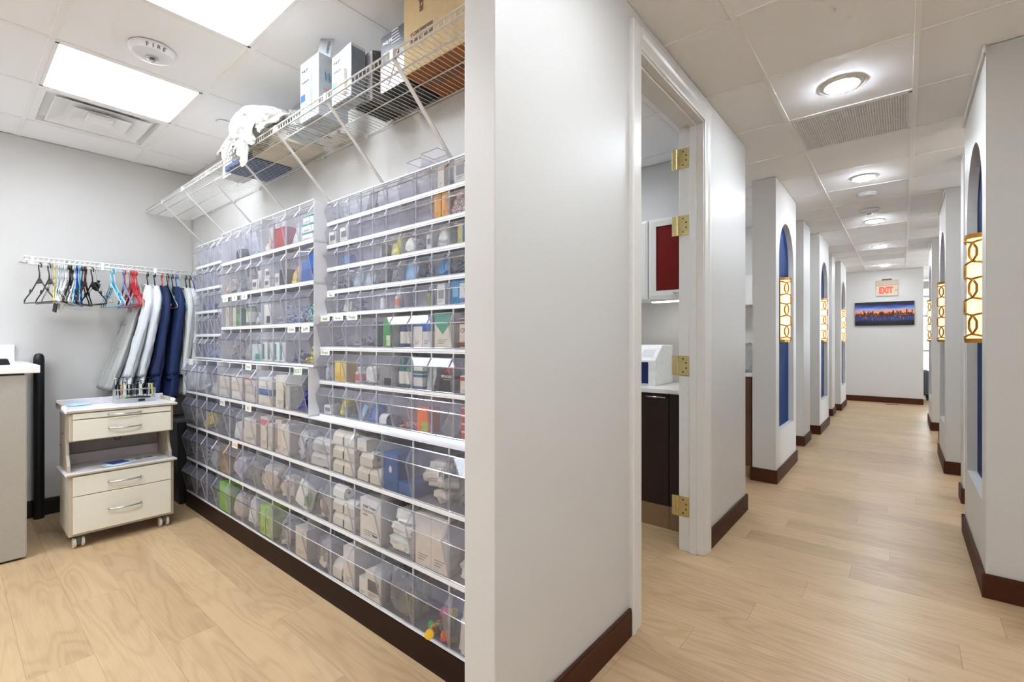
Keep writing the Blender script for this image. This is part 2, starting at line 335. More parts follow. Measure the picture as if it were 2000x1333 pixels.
# ------------------------------------------------------------------ niche pillars
def pillar(side, y0, y1, xf, n):
    s = 1 if side == 'left' else -1           # s: direction the face looks (+x for left pillars)
    xb = xf - s*.18
    ny0, ny1 = y0+.135, y1-.135; R = (ny1-ny0)/2; yc = (ny0+ny1)/2; zs, zp = .42, 2.27-R
    D = .045
    mb = MB(); N = 20
    arc = [(yc+R*math.cos(PI-PI*i/N), zp+R*math.sin(PI-PI*i/N)) for i in range(N+1)]
    F = lambda y, z: (xf, y, z); Bk = lambda y, z: (xb, y, z)
    def quad(pts): mb.add(pts, [tuple(range(len(pts)))])
    quad([F(y0, 0), F(y1, 0), F(y1, zs), F(y0, zs)])
    quad([F(y0, zs), F(ny0, zs), F(ny0, zp), F(y0, zp)]); quad([F(ny1, zs), F(y1, zs), F(y1, zp), F(ny1, zp)])
    tops = [(y0+(y1-y0)*i/N, H) for i in range(N+1)]
    quad([F(y0, zp), F(ny0, zp), F(y0, H)]); quad([F(ny1, zp), F(y1, zp), F(y1, H)])
    for i in range(N): quad([F(*arc[i]), F(*arc[i+1]), F(*tops[i+1]), F(*tops[i])])
    out = [(ny0, zs), (ny1, zs), (ny1, zp)] + arc[::-1][1:-1] + [(ny0, zp)]
    G = lambda y, z: (xf - s*D, y, z)
    for i in range(len(out)):
        a, b = out[i], out[(i+1) % len(out)]; quad([F(*a), F(*b), G(*b), G(*a)])
    quad([F(y0, 0), F(y0, H), Bk(y0, H), Bk(y0, 0)]); quad([F(y1, 0), F(y1, H), Bk(y1, H), Bk(y1, 0)])
    quad([Bk(y0, 0), Bk(y1, 0), Bk(y1, H), Bk(y0, H)])
    me = mb.mesh('wall_pillar_%s_%d' % (side, n)); me.materials.append(WALL)
    bm = bmesh.new(); bm.from_mesh(me); bmesh.ops.remove_doubles(bm, verts=bm.verts, dist=.0005); bmesh.ops.recalc_face_normals(bm, faces=bm.faces); bm.to_mesh(me); bm.free()
    p = bpy.data.objects.new(me.name, me); COL.objects.link(p); struct(p, 'pale grey pillar with an arched blue niche')
    bk = MB(); q = [(xf-s*(D-.0005), a, b) for a, b in out]; q2 = [(xf-s*(D+.01), a, b) for a, b in out]; nn = len(q)
    bk.add(q+q2, [tuple(range(nn)), tuple(range(2*nn-1, nn-1, -1))]+[(i, (i+1) % nn, (i+1) % nn+nn, i+nn) for i in range(nn)])
    bk.build('niche_back', BLUE, p)
    a, b = (xb-T, xf+T) if s > 0 else (xf-T, xb+T)
    base('baseboard_pillar_%s_%d' % (side, n), [(a, b, y0-T, y0), (a, b, y1, y1+T), ((xf, xf+T) if s > 0 else (xf-T, xf))+(y0, y1), ((xb-T, xb) if s > 0 else (xb, xb+T))+(y0, y1)])
    if side == 'right': wall('wall_soffit_trim_%d' % n, [(xf-.012, xf, y0-.02, y1+.03, H-.035, H)], TRIMW)
    return yc
LP = [pillar('left', a, a+.97, -.82, i+1) for i, a in enumerate((4.46, 7.17, 9.86))]
RP = [pillar('right', a, a+.97, .30, i+1) for i, a in enumerate((3.115, 5.79, 8.44))]
# ------------------------------------------------------------------ sconces
def sconce(xa, yc, s, label):
    t = thing('wall_sconce', label, 'wall lamp', (xa, yc, 1.19), 0 if s > 0 else PI, 'gold fretwork sconces in the niches')
    R0, Hh = .08, .59; a0, a1 = -PI/2, PI/2
    MB().lathe([(R0-.008, .012), (R0-.008, Hh-.012)], 20, a0=a0, a1=a1).build('diffuser', EMS, t, smooth=True)
    bx('back_plate', GOLD, (-.004, .0, -R0+.002, R0-.002, 0, Hh), t)
    for z0, z1 in ((0, .024), (Hh-.024, Hh)):
        MB().lathe([(R0-.004, z0), (R0+.001, z0), (R0+.001, z1), (R0-.004, z1), (R0-.004, z0)], 20, a0=a0, a1=a1).build('band', GOLD, t, auto=40)
    for sy in (-1, 1): bx('edge_strip', GOLD, (-.002, .006, sy*R0-.004, sy*R0+.004, .02, Hh-.02), t)
    lat = MB(); rr = R0-.0005; da = math.radians(47)
    P = lambda th, z: (rr*math.cos(th), rr*math.sin(th), z)
    def line(th0, z0, th1, z1, n=5): lat.tube([P(th0+(th1-th0)*i/n, z0+(z1-z0)*i/n) for i in range(n+1)], .0058, 5)
    def octa(th, zc, hw, hh):
        lat.tube([P(th+a*hw, zc+b*hh) for a, b in ((0,-1),(.62,-.62),(1,-.35),(1,.35),(.62,.62),(0,1),(-.62,.62),(-1,.35),(-1,-.35),(-.62,-.62))], .0058, 5, closed=True)
    zs = [0, Hh/3, 2*Hh/3, Hh]
    for z in zs[1:3]:
        lat.tube([P(.16*math.sin(2*PI*i/12), z+.033*math.cos(2*PI*i/12)) for i in range(12)], .0052, 5, closed=True)
    for z in (.024, Hh-.024): lat.tube([P(.13*math.sin(2*PI*i/10), z+.014*math.cos(2*PI*i/10)) for i in range(10)], .0038, 5, closed=True)
    for k in range(3):
        zm = (zs[k]+zs[k+1])/2
        for sg in (-1, 1):
            octa(sg*da, zm, .24, .052)
            line(0, zs[k]+.030, sg*da*.98, zm-.050); line(0, zs[k+1]-.030, sg*da*.98, zm+.050)
            line(sg*da, zm-.050, sg*PI/2, zs[k]+.034); line(sg*da, zm+.050, sg*PI/2, zs[k+1]-.034)
    lat.build('fretwork', GOLD, t, smooth=True)
ord_ = ['nearest', 'second', 'farthest']
for i, yc in enumerate(LP): sconce(-.864, yc, 1, 'glowing gold fretwork sconce on the %s pillar along the left of the hall' % ord_[i])
for i, yc in enumerate(RP): sconce(.344, yc, -1, 'glowing gold fretwork sconce on the %s pillar along the right of the hall' % ord_[i])
# ------------------------------------------------------------------ ceiling fixtures
for n, (x, y) in enumerate(LEDP):
    i, j = cell(x, y); c0, c1, d0, d1 = GX[i]+.012, GX[i+1]-.012, GY[j]+.012, GY[j+1]-.012
    t = thing('ceiling_light_panel', ['square white light panel next to the ceiling air vent', 'bright square light panel above the shelf with boxes', 'added unseen square light panel behind the viewpoint over the storage room', 'added unseen square light panel behind the viewpoint near the hanger wall', 'added unseen square light panel inside the room behind the doorway', 'added unseen square light panel in the first left operatory', 'added unseen square light panel in the second left operatory', 'added unseen square light panel in the third left operatory', 'added unseen square light panel in the first right operatory', 'added unseen square light panel in the second right operatory', 'added unseen square light panel far behind the viewpoint over the storage room', 'added unseen square light panel far behind the viewpoint by the hanger wall', 'added unseen square light panel to the right of the viewpoint'][n], 'ceiling light', ((c0+c1)/2, (d0+d1)/2, H), 0, 'recessed ceiling light panels')
    a, b = (c1-c0)/2, (d1-d0)/2; e = .014
    MB().box(-a, a, -b, -b+e, -.001, .02).box(-a, a, b-e, b, -.001, .02).box(-a, -a+e, -b, b, -.001, .02).box(a-e, a, -b, b, -.001, .02).build('frame', TBAR, t)
    d_ = MB().box(-a+e, a-e, -b+e, b-e, .004, .01); d_.mi[0] = 1; d_.build('diffuser', [TBAR, EMW], t)
i, j = cell(-3.9, .6); cx, cy = (GX[i]+GX[i+1])/2, (GY[j]+GY[j+1])/2
t = thing('ceiling_air_vent', 'square white stepped air diffuser in the ceiling', 'vent', (cx, cy, H))
a = .29
def ring(z0, z1, r0, r1, r2, z2):
    q = MB(); P4 = lambda r, z: [(-r, -r, z), (r, -r, z), (r, r, z), (-r, r, z)]
    lv = [P4(r0, z0), P4(r1, z1), P4(r2, z2)]; vs = sum(lv, [])
    return q.add(vs, [(l*4+k, l*4+(k+1) % 4, (l+1)*4+(k+1) % 4, (l+1)*4+k) for l in range(2) for k in range(4)])
q = ring(.002, .001, .297, .262, .245, .05); q.build('outer_frame', TBAR, t)
bx('plenum', mat('vent_throat', (190,188,184), .8), (-.3, .3, -.3, .3, .05, .055), t)
for r0, r1, r2, zz in ((.225, .15, .145, .004), (.14, .075, .07, .002)):
    m_ = MB(); P4 = lambda r, z: [(-r, -r, z), (r, -r, z), (r, r, z), (-r, r, z)]
    vs = P4(r0, zz-.004)+P4(r1, zz+.03)+P4(r1-.004, zz+.03)+P4(r0-.006, zz-.004)
    m_.add(vs, [(l*4+k, l*4+(k+1) % 4, ((l+1) % 4)*4+(k+1) % 4, ((l+1) % 4)*4+k) for l in range(4) for k in range(4)]).build('cone_ring', TBAR, t)
MB().box(-.062, .062, -.062, .062, -.004, .022).build('centre_plate', TBAR, t, bevel=.006)
for gi, yy in enumerate((3.7, 9.85)):
    i, j = cell(-.25, yy); c0, c1, d0, d1 = GX[i]+.012, GX[i+1]-.012, GY[j]+.012, GY[j+1]-.012
    t = thing('return_air_grille', ['perforated grey return air grille behind the nearest downlight', 'perforated grey return air grille far down the hall ceiling'][gi], 'vent', ((c0+c1)/2, (d0+d1)/2, H), 0, 'hall return air grilles')
    a, b = (c1-c0)/2, (d1-d0)/2
    m = mat('grille_grey', (240,239,237), .6)
    MB().box(-a, a, -b, -b+.014, -.001, .01).box(-a, a, b-.014, b, -.001, .01).box(-a, -a+.014, -b, b, -.001, .01).box(a-.014, a, -b, b, -.001, .01).build('frame', TBAR, t)
    g = MB(); n = 46
    for q in range(n):
        u = -a+.014+(2*a-.028)*(q+.5)/n; v = -b+.014+(2*b-.028)*(q+.5)/n
        g.box(u-.0022, u+.0022, -b+.014, b-.014, .001, .003); g.box(-a+.014, a-.014, v-.0022, v+.0022, .0012, .0032)
    o = g.build('perforated_sheet', m, t); o['kind'] = 'stuff'
    bx('duct_box', mat('duct_grey', (226,225,223), .8), (-a, a, -b, b, .028, .03), t)
    bx('deflector_plate', mat('deflector', (215,213,210), .7), (-.13, .13, -.09, .09, .012, .016), t)
for n, yy in enumerate((3.09, 4.955, 6.82, 8.69, 10.9, 1.225, -.64)):  # the last two are unseen, added to brighten the near hall
    t = thing('recessed_downlight', ['large round downlight nearest along the hall ceiling', 'second round downlight beyond the return air grille', 'third round downlight behind the ceiling strobe', 'fourth round downlight along the hall ceiling', 'farthest round downlight by the end wall', 'added unseen round downlight above the near hall wall', 'added unseen round downlight behind the viewpoint'][n], 'ceiling light', (-.252, yy, H), 0, 'round hall downlights')
    MB().lathe([(.105, -.001), (.108, .003), (.105, .0045), (.080, -.006), (.078, -.004), (.076, .004)][::1], 32).build('trim_ring', TRIMW, t, auto=50)
    MB().lathe([(0, -.024), (.03, -.0225), (.055, -.017), (.070, -.009), (.077, -.002)], 24).build('lens', EMD, t, smooth=True)
# fire strobe on the storage ceiling, sprinkler and smoke detectors
t = thing('fire_strobe', 'round white ceiling strobe lettered FIRE beside the light panel', 'fire alarm', (-2.735, .63, H))
MB().lathe([(.092, .0), (.092, -.012), (.080, -.030), (.055, -.036), (0, -.037)], 40).build('housing', WHITE, t, auto=35)
MB().lathe([(.024, -.034), (.024, -.042), (.020, -.044), (0, -.044)], 20).build('reflector', CHROME, t, auto=40)
MB().lathe([(0, -.044), (.010, -.044), (.012, -.052), (.006, -.058), (0, -.058)], 14).build('strobe_lens', clear('lens_clear', (.9,.9,.9), .2, (240,240,240)), t, auto=40)
ink = mat('grey_ink', (110,108,106), .6)
for k, ch in enumerate('FIRE'):
    an = math.radians(-4+(k-1.5)*14)
    text(ch, .024, ink, t, (.0872*math.cos(an), .0872*math.sin(an), -.0212), (PI/2+.59, 0, an+PI/2), bold=.0006)
t = thing('sprinkler_cover', 'flat round sprinkler cover on the ceiling by the white bundle', 'sprinkler', (-3.30, 1.13, H))
MB().lathe([(.042, .0), (.042, -.004), (.038, -.007), (0, -.008)], 24).build('cover', TBAR, t, auto=40)
t = thing('smoke_detector', 'round white smoke detector before the third downlight', 'smoke detector', (-.26, 5.5, H))
MB().lathe([(.075, 0), (.075, -.012), (.06, -.03), (0, -.034)], 28).build('housing', TRIMW, t, auto=35); MB().lathe([(.078, .0), (.08, -.003), (.076, -.006)], 28).build('base_ring', TBAR, t)
t = thing('hall_strobe', 'white ceiling alarm strobe lettered FIRE in the hall', 'fire alarm', (-.27, 6.22, H))
MB().lathe([(.09, 0), (.09, -.012), (.07, -.03), (0, -.036)], 28).build('housing', WHITE, t, auto=35)
MB().lathe([(.02, -.034), (.02, -.05), (0, -.052)], 14).build('strobe_lens', CHROME, t)
text('FIRE', .03, ink, t, (-.055, -.05, -.0335), (PI, 0, 0)); text('FIRE', .03, ink, t, (.055, -.05, -.0335), (PI, 0, 0))
t = thing('sprinkler_cover', 'flat round sprinkler cover past the fourth downlight', 'sprinkler', (-.263, 9.25, H))
MB().lathe([(.045, 0), (.045, -.005), (.04, -.008), (0, -.009)], 24).build('cover', TBAR, t, auto=40)
# ------------------------------------------------------------------ hall end: exit sign and painting
t = thing('exit_sign', 'lit red EXIT sign with right arrow above the painting', 'exit sign', (-.235, 11.7, 2.08))
bx('housing', mat('sign_tan', (186,166,142), .5), (-.168, .168, -.05, -.002, .20, .30), t, bevel=.004)
bx('canopy', BLACK, (-.075, .075, -.045, -.002, .30, .325), t, bevel=.003)
bx('panel', mat('sign_panel', (205,194,172), .25), (-.165, .165, -.034, -.024, 0, .205), t, bevel=.003)
red = mat('sign_red', (255,70,40), .4, emit=(255,52,24), estr=.55)
ex = text('EXIT', .125, red, t, (-.016, -.036, .10), (PI/2, 0, 0), 'lettering', .002, .006); ex.scale = (.82, 1.3, 1)
MB().prism([(.125, .125), (.15, .10), (.125, .075), (.125, .088), (.134, .10), (.125, .112)], 'y', -.037, -.034).build('arrow', red, t)
t = thing('canvas_painting', 'wide canvas painting of a city skyline at dusk', 'painting', (-.283, 11.7, 1.505))
m = bpy.data.materials.new('dusk_skyline_print'); m.use_nodes = True; nt = m.node_tree; b = nt.nodes['Principled BSDF']; Lk = nt.links.new
tc = nd(nt, 'ShaderNodeTexCoord'); sp = nd(nt, 'ShaderNodeSeparateXYZ'); Lk(tc.outputs['Object'], sp.inputs[0])
mp = nd(nt, 'ShaderNodeMapping'); mp.inputs['Scale'].default_value = (2.5, 1, 16); Lk(tc.outputs['Object'], mp.inputs['Vector'])
nz = nd(nt, 'ShaderNodeTexNoise'); nz.inputs['Scale'].default_value = 1.6; nz.inputs['Detail'].default_value = 4; Lk(mp.outputs[0], nz.inputs['Vector'])
ma = nd(nt, 'ShaderNodeMath', operation='MULTIPLY_ADD'); ma.inputs[1].default_value = .10; Lk(nz.outputs['Fac'], ma.inputs[0]); Lk(sp.outputs['Z'], ma.inputs[2])
mr = nd(nt, 'ShaderNodeMapRange'); mr.inputs['From Min'].default_value = .05; mr.inputs['From Max'].default_value = .51; Lk(ma.outputs[0], mr.inputs['Value'])
rp = nd(nt, 'ShaderNodeValToRGB'); cr = rp.color_ramp
stops = [(0,(14,10,14)),(.16,(20,16,30)),(.26,(40,60,120)),(.36,(58,52,96)),(.43,(70,34,30)),(.47,(216,112,40)),(.53,(250,160,70)),(.60,(222,150,140)),(.68,(150,160,205)),(.76,(70,100,180)),(.84,(24,40,110)),(.90,(16,14,40)),(1,(10,7,12))]
cr.elements[0].position = 0; cr.elements[0].color = (*lin(stops[0][1]), 1); cr.elements[1].position = 1; cr.elements[1].color = (*lin(stops[-1][1]), 1)
for p_, c_ in stops[1:-1]: e = cr.elements.new(p_); e.color = (*lin(c_), 1)
Lk(mr.outputs[0], rp.inputs['Fac']); Lk(rp.outputs['Color'], b.inputs['Base Color']); b.inputs['Roughness'].default_value = .4
bx('canvas', m, (-.454, .454, -.035, -.004, 0, .458), t, bevel=.002)
rs = random.Random(8); sk = MB(); gl = MB()
x = -.44
while x < .43:
    wd = rs.uniform(.008, .026); hh = rs.choice([.02, .03, .035, .045, .06, .085]) * rs.uniform(.8, 1.2)
    sk.box(x, x+wd, -.0362, -.035, .205, .21+hh); x += wd+rs.uniform(-.004, .006)
for k in range(34):
    x = rs.uniform(-.43, .43); z = rs.uniform(.10, .19); gl.box(x, x+rs.uniform(.003, .008), -.0358, -.035, z, z+rs.uniform(.01, .04))
sk.build('painted_skyline', mat('skyline_paint', (78,38,28), .45, vary=.6, scale=60), t); gl.build('painted_reflections', mat('reflection_paint', (190,150,110), .45, vary=.5, scale=50), t)
# ================================================================== TILT BIN RACKS
# key: x0, bins per unit, unit columns, depth, row height, rows, bottom z, flap reach, phrase
UW = .6
RK = {'A': (-4.03, 5, 1, .133, .1652, 5, 1.072, .022, 'the small far left rack'),
      'B': (-3.42, 4, 2, .168, .2065, 4, 1.072, .028, 'the tall middle rack'),
      'C': (-2.23, 6, 2, .097, .1138, 5, 1.325, .016, 'the upper right rack'),
      'D': (-2.23, 5, 2, .133, .1652, 3, .829, .022, 'the middle right rack'),
      'E': (-4.03, 3, 3, .190, .2415, 1, .829, .034, 'the single row below the middle rack'),
      'F': (-4.03, 3, 5, .190, .2415, 3, .1045, .034, 'the wide bottom rack')}
ORD = ['first', 'second', 'third', 'fourth', 'fifth', 'sixth', 'seventh', 'eighth', 'ninth', 'tenth', 'eleventh', 'twelfth', 'thirteenth', 'fourteenth', 'fifteenth']
ROWN = {5: ['top row', 'second row', 'third row', 'fourth row', 'bottom row'], 4: ['top row', 'second row', 'third row', 'bottom row'], 3: ['top row', 'middle row', 'bottom row'], 1: ['']}
RKS = {'A': 'small far left rack', 'B': 'tall middle rack', 'C': 'upper right rack', 'D': 'middle right rack', 'E': 'single row rack', 'F': 'wide bottom rack'}
NUMW = {3: 'three', 4: 'four', 5: 'five', 6: 'six'}
def bin_meshes(n, D, h, p):
    w = UW/n; a = .003; x0, x1 = a, w-a; zb, zt, zT = .014, h*.655, h*.86; bk = D-.012
    prof = [(0, zb), (-p, zt), (0, zT), (bk, zT-.01), (bk, zb)]
    b = MB()
    b.add([(x0, u, v) for u, v in prof], [tuple(range(5))])
    b.add([(x0, 0, zb), (x1, 0, zb), (x1, bk, zb), (x0, bk, zb)], [(0,1,2,3)])
    b.add([(x0, 0, zb), (x1, 0, zb), (x1, -p, zt), (x0, -p, zt)], [(0,1,2,3)])
    b.add([(x0, bk, zb), (x1, bk, zb), (x1, bk, zT-.01), (x0, bk, zT-.01)], [(0,1,2,3)])
    e = .0016
    for x in (x0, x1):
        b.tube([(x, 0, zb), (x, -p, zt)], e, 4, 1)
    b.tube([(x0, 0, zb), (x1, 0, zb)], e*1.3, 4, 1)
    f = MB().add([(x0, -p, zt), (x1, -p, zt), (x1, 0, zT), (x0, 0, zT)], [(0,1,2,3)])
    f.tube([(x0, -p, zt), (x1, -p, zt)], e*1.2, 4, 1); f.tube([(x0, 0, zT), (x1, 0, zT)], e, 4, 1)
    for x in (x0, x1): f.tube([(x, -p, zt), (x, 0, zT)], e, 4, 1)
    bm_, fm = b.mesh('tilt_bin', fixn=False), f.mesh('flap', fixn=False)
    for q, mm in ((bm_, CLR), (fm, CLRF)): q.materials.append(mm); q.materials.append(EDGE)
    return bm_, fm
units = {}
for key, (x0, n, cols, D, h, rows, z0, p, phrase) in RK.items():
    bmsh, fmsh = bin_meshes(n, D, h, p)
    hs = MB().box(.0006, UW-.0006, D-.006, D-.001, 0, h, 1).box(.0006, UW-.0006, 0, D-.006, .0004, .008).box(.0006, UW-.0006, 0, D-.006, h-.006, h-.0004)
    hs.box(.0006, .0036, 0, D-.006, .0002, h-.0002, 1 if key in 'BE' else 0).box(UW-.0036, UW-.0006, 0, D-.006, .0002, h-.0002, 1 if key in 'BE' else 0)
    hs.box(.0006, UW-.0006, -.003, .002, .0004, .0105, 1).box(.0006, UW-.0006, -.002, .002, h-.006, h-.0004, 1)
    for q in range(1, n): hs.box(UW*q/n-.002, UW*q/n+.002, 0, .006, .008, h-.006, 1)
    hm = hs.mesh('housing'); hm.materials.append(HOUS); hm.materials.append(WHITE)
    for r in range(rows):
        for c in range(cols):
            pos = '' if cols == 1 else (', left half' if c == 0 else ', right half') if cols == 2 else ', ' + ORD[c] + ' from the left'
            lab = 'white unit of %s clear tilt bins, %s%s%s' % (NUMW[n], RKS[key], (', ' + ROWN[rows][r]) if rows > 1 else '', pos)
            u = thing('tilt_bin_unit', lab, 'storage bins', (x0+c*UW, YW-D, z0+(rows-1-r)*h), 0, 'wall of clear tilt bin units')
            units[key, r, c] = u
            linked(hm, 'housing', u)
            if (key, r) == ('F', 0) and c >= 3: bx('top_ledge', WHITE, (.0006, UW-.0006, -.003, .056, h-.0003, h+.0001), u)
            if key == 'D' and r == 0: bx('top_ledge', WHITE, (.0006, UW-.0006, -.002, .035, h-.0003, h+.0001), u)
            for q in range(n):
                b = linked(bmsh, 'tilt_bin', u, (UW*q/n, 0, 0)); linked(fmsh, 'flap', b)
def slot(key, r, c):
    x0, n, cols, D, h, rows, z0, p, phrase = RK[key]; w = UW/n
    return x0+c*w, YW-D, z0+(rows-1-r)*h+.0145, w, D-.016, h
# side fillers between racks
wall('trim_1', [(-2.2285, -2.2245, YW-.168, YW, 1.074, 1.897)], WHITE, 0) if False else None
# handwritten tags above some bins
TAGM = mat('paper_tag', (236,234,224), .7); INKG = mat('green_ink', (40,120,110), .6); INKD = mat('dark_ink', (50,50,52), .6)
for key, r, c, s_, mk in [('D',0,0,'Small',INKD),('D',0,1,'Disc Saver',INKD),('D',0,2,'Prophy',INKG),('D',1,0,'Dropol',INKG),('B',3,6,'De Set',INKD),('B',3,7,'Lv99',INKD),('E',0,5,'Forms',INKG),('E',0,8,'BOST',INKG),('E',0,0,'',INKD),('F',0,3,'MOLT',INKD),('F',0,5,'K1',INKD),('F',1,4,'HAND',mat('orange_ink',(225,150,70),.6)),('C',4,0,'Pins',INKD),('B',2,0,'10',INKD),('B',2,1,'20',INKD),('B',2,2,'30',INKD)]:
    X, Y, Z, w_, d_, h_ = slot(key, r, c); n = RK[key][1]; u = units[key, r, c // n]
    lx = (c % n)*w_ + w_*.5; ww = min(.085, w_*.72); hh = min(.036, h_*.15)
    tg = MB().box(-ww/2, ww/2, -.001, 0, -hh/2, hh/2).build('bin_tag', TAGM, u, (lx, -.0045, h_-.004-hh/2))
    if s_: text(s_, min(hh*.8, ww*1.35/len(s_)), mk, tg, (0, -.0013, 0), (PI/2, 0, 0), ext=.0002)
# ================================================================== CONTENTS OF THE BINS
def loc_phrase(key, r, c):
    rows = RK[key][5]; return '%s bin%s, %s' % (ORD[c], (', ' + ROWN[rows][r]) if rows > 1 else '', RKS[key])
rc = random.Random(21)
def carton(name, label, X, Y, Z, w, d, h, col, acc=None, txt=None, tcol=(40,40,42), rz=0, cat='box', pattern='band', flap=False):
    t = thing(name, label, cat, (X, Y, Z), rz)
    MB().box(-w/2, w/2, -d/2, d/2, 0, h).build('carton', cm(col), t, bevel=min(.0015, w*.03))
    m2 = MB(); e = .0004
    m2.box(-w*.47, w*.47, -d*.012, d*.012, h, h+.0006)
    m2.build('top_seam', cm(tuple(max(0, int(v*.7)) for v in col)), t)
    if acc:
        q = MB(); f = -d/2
        if pattern == 'band': q.box(-w/2-e, w/2+e, f-e, d/2+e, h*.72, h*.92)
        elif pattern == 'two': q.box(-w/2-e, w/2+e, f-e, d/2+e, h*.80, h*.97); q.box(-w/2-e, w/2+e, f-e, d/2+e, h*.04, h*.2)
        elif pattern == 'top': q.box(-w/2-e, w/2+e, f-e, d/2+e, h*.5, h-.0005)
        elif pattern == 'label': q.box(-w*.34, w*.34, f-e, f, h*.3, h*.72)
        elif pattern == 'low': q.box(-w*.1, w*.42, f-e, f, h*.06, h*.42)
        elif pattern == 'vee': q.add([(-w*.49, f-e, h*.99), (w*.49, f-e, h*.99), (w*.49, f-e, h*.72), (0, f-e, h*.38), (-w*.49, f-e, h*.72)], [(0,1,2,3,4)])
        elif pattern == 'side': q.box(-w*.48, -w*.12, f-e, f, h*.1, h*.9)
        q.build('printed_panel', cm(acc), t)
    tl = MB()
    for k in range(3): tl.box(-w*.3, w*(.3-.12*k), -d/2-.0007, -d/2-.0003, h*(.22-.05*k), h*(.235-.05*k))
    tl.build('print_lines', cm(tuple(int(v*.55) for v in col)), t)
    if txt: text(txt, min(h*.2, w*1.5/len(txt)), cm(tcol), t, (0, -d/2-.001, h*.58), (PI/2, 0, 0), ext=.0002)
    return t
def bottle(label, X, Y, Z, r, h, col, cap, lab=None, cat='bottle'):
    t = thing('bottle', label, cat, (X, Y, Z))
    MB().lathe([(0, 0), (r*.92, 0), (r, r*.12), (r, h*.62), (r*.85, h*.72), (r*.5, h*.76), (r*.5, h*.80), (0, h*.80)], 18).build('body', cm(col, .3), t, auto=40)
    MB().lathe([(0, h), (r*.66, h), (r*.72, h*.98), (r*.72, h*.79), (0, h*.79)], 18).build('cap', cm(cap, .4), t, auto=40)
    if lab: MB().lathe([(r*1.01, h*.14), (r*1.01, h*.56)], 18).build('label_band', cm(lab), t, smooth=True)
    return t
def blob(w, d, h, amp, seed, sub=3, sq=.62, tip=0):
    bm = bmesh.new(); bmesh.ops.create_icosphere(bm, subdivisions=sub, radius=1)
    for v in bm.verts:
        p = v.co.copy(); q = Vector([math.copysign(abs(a)**sq, a) for a in p])
        nn = noise.noise_vector(p*1.9+Vector((seed*3.1, seed*1.7, seed)))*amp + noise.noise_vector(p*4.5+Vector((seed, seed*2.1, 9)))*amp*.5
        z = (q.z+1)/2
        tap = 1-tip*z
        v.co = Vector(((q.x*tap+nn.x)*w/2, (q.y*tap+nn.y)*d/2, max(0, (z+nn.z*.5)*h)))
    me = bpy.data.meshes.new('pouch'); bm.to_mesh(me); bm.free(); return me
def clampme(me, w, d, h):
    for v in me.vertices:
        v.co.x = max(-w/2, min(w/2, v.co.x)); v.co.y = max(-d/2, min(d/2, v.co.y)); v.co.z = max(0, min(h, v.co.z))
def bag(label, X, Y, Z, w, d, h, m, name='pouch', cat='pouch', amp=.35, tip=.35, rz=0):
    me = blob(w, d, h, amp, rc.random()*50, 3, .55, tip); clampme(me, w, d, h); me.materials.append(m); me.name = name
    o = bpy.data.objects.new(name, me); COL.objects.link(o); o.location = (X, Y, Z); o.rotation_euler.z = rz
    return tag(o, label, cat)
def pile(label, X, Y, Z, w, d, h, cols, n, ln, rad, name='tip_pile', cat='tips'):
    mb = MB(); mats_ = [cm(c, .35) for c in cols]
    for k in range(n):
        f = k/n; z = rad+(h-rad*2)*f*rc.random()**.6; s_ = 1-.45*z/h
        x = rc.uniform(-1, 1)*(w/2-ln*.3)*s_; y = rc.uniform(-1, 1)*(d/2-ln*.3)*s_
        v = Vector((rc.uniform(-1, 1), rc.uniform(-1, 1), rc.uniform(-.6, .6))).normalized()*ln/2
        a = Vector((x, y, z))-v; b = Vector((x, y, z))+v
        for q in (a, b): q.x = max(-w/2+rad, min(w/2-rad, q.x)); q.y = max(-d/2+rad, min(d/2-rad, q.y)); q.z = max(rad, min(h, q.z))
        if (a-b).length < ln*.3: b = a+Vector((0, 0, ln*.5))
        mb.tube([a, a+(b-a)*.6, a+(b-a)*.62, b], [rad, rad, rad*.55, rad*.4], 6, rc.randrange(len(cols)))
    o = mb.build(name, mats_, None, (X, Y, Z)); o['kind'] = 'stuff'; return tag(o, label, cat)
def roll(label, X, Y, Z, r, ln, col, axis='x', group=None):
    t = thing('roll', label, 'roll', (X, Y, Z+r), 0, group)
    mb = MB().lathe([(r*.3, -ln/2), (r*.96, -ln/2), (r, -ln/2+r*.08), (r, ln/2-r*.08), (r*.96, ln/2), (r*.3, ln/2), (r*.3, -ln/2)], 20, axis=axis)
    mb.build('wound_layers', cm(col, .7, vary=.04, scale=80), t, auto=40)
    MB().lathe([(r*.3, -ln/2+.001), (r*.24, -ln/2+.001), (r*.24, ln/2-.001), (r*.3, ln/2-.001)], 14, axis=axis).build('core', cm((190,176,150), .8), t, auto=50)
    MB().box(-ln/2, ln/2, -r-.0012, -r+.0004, -r*.9, r*.2).build('loose_end', cm(tuple(max(0, v-14) for v in col), .7), t) if axis == 'x' else None
    return t
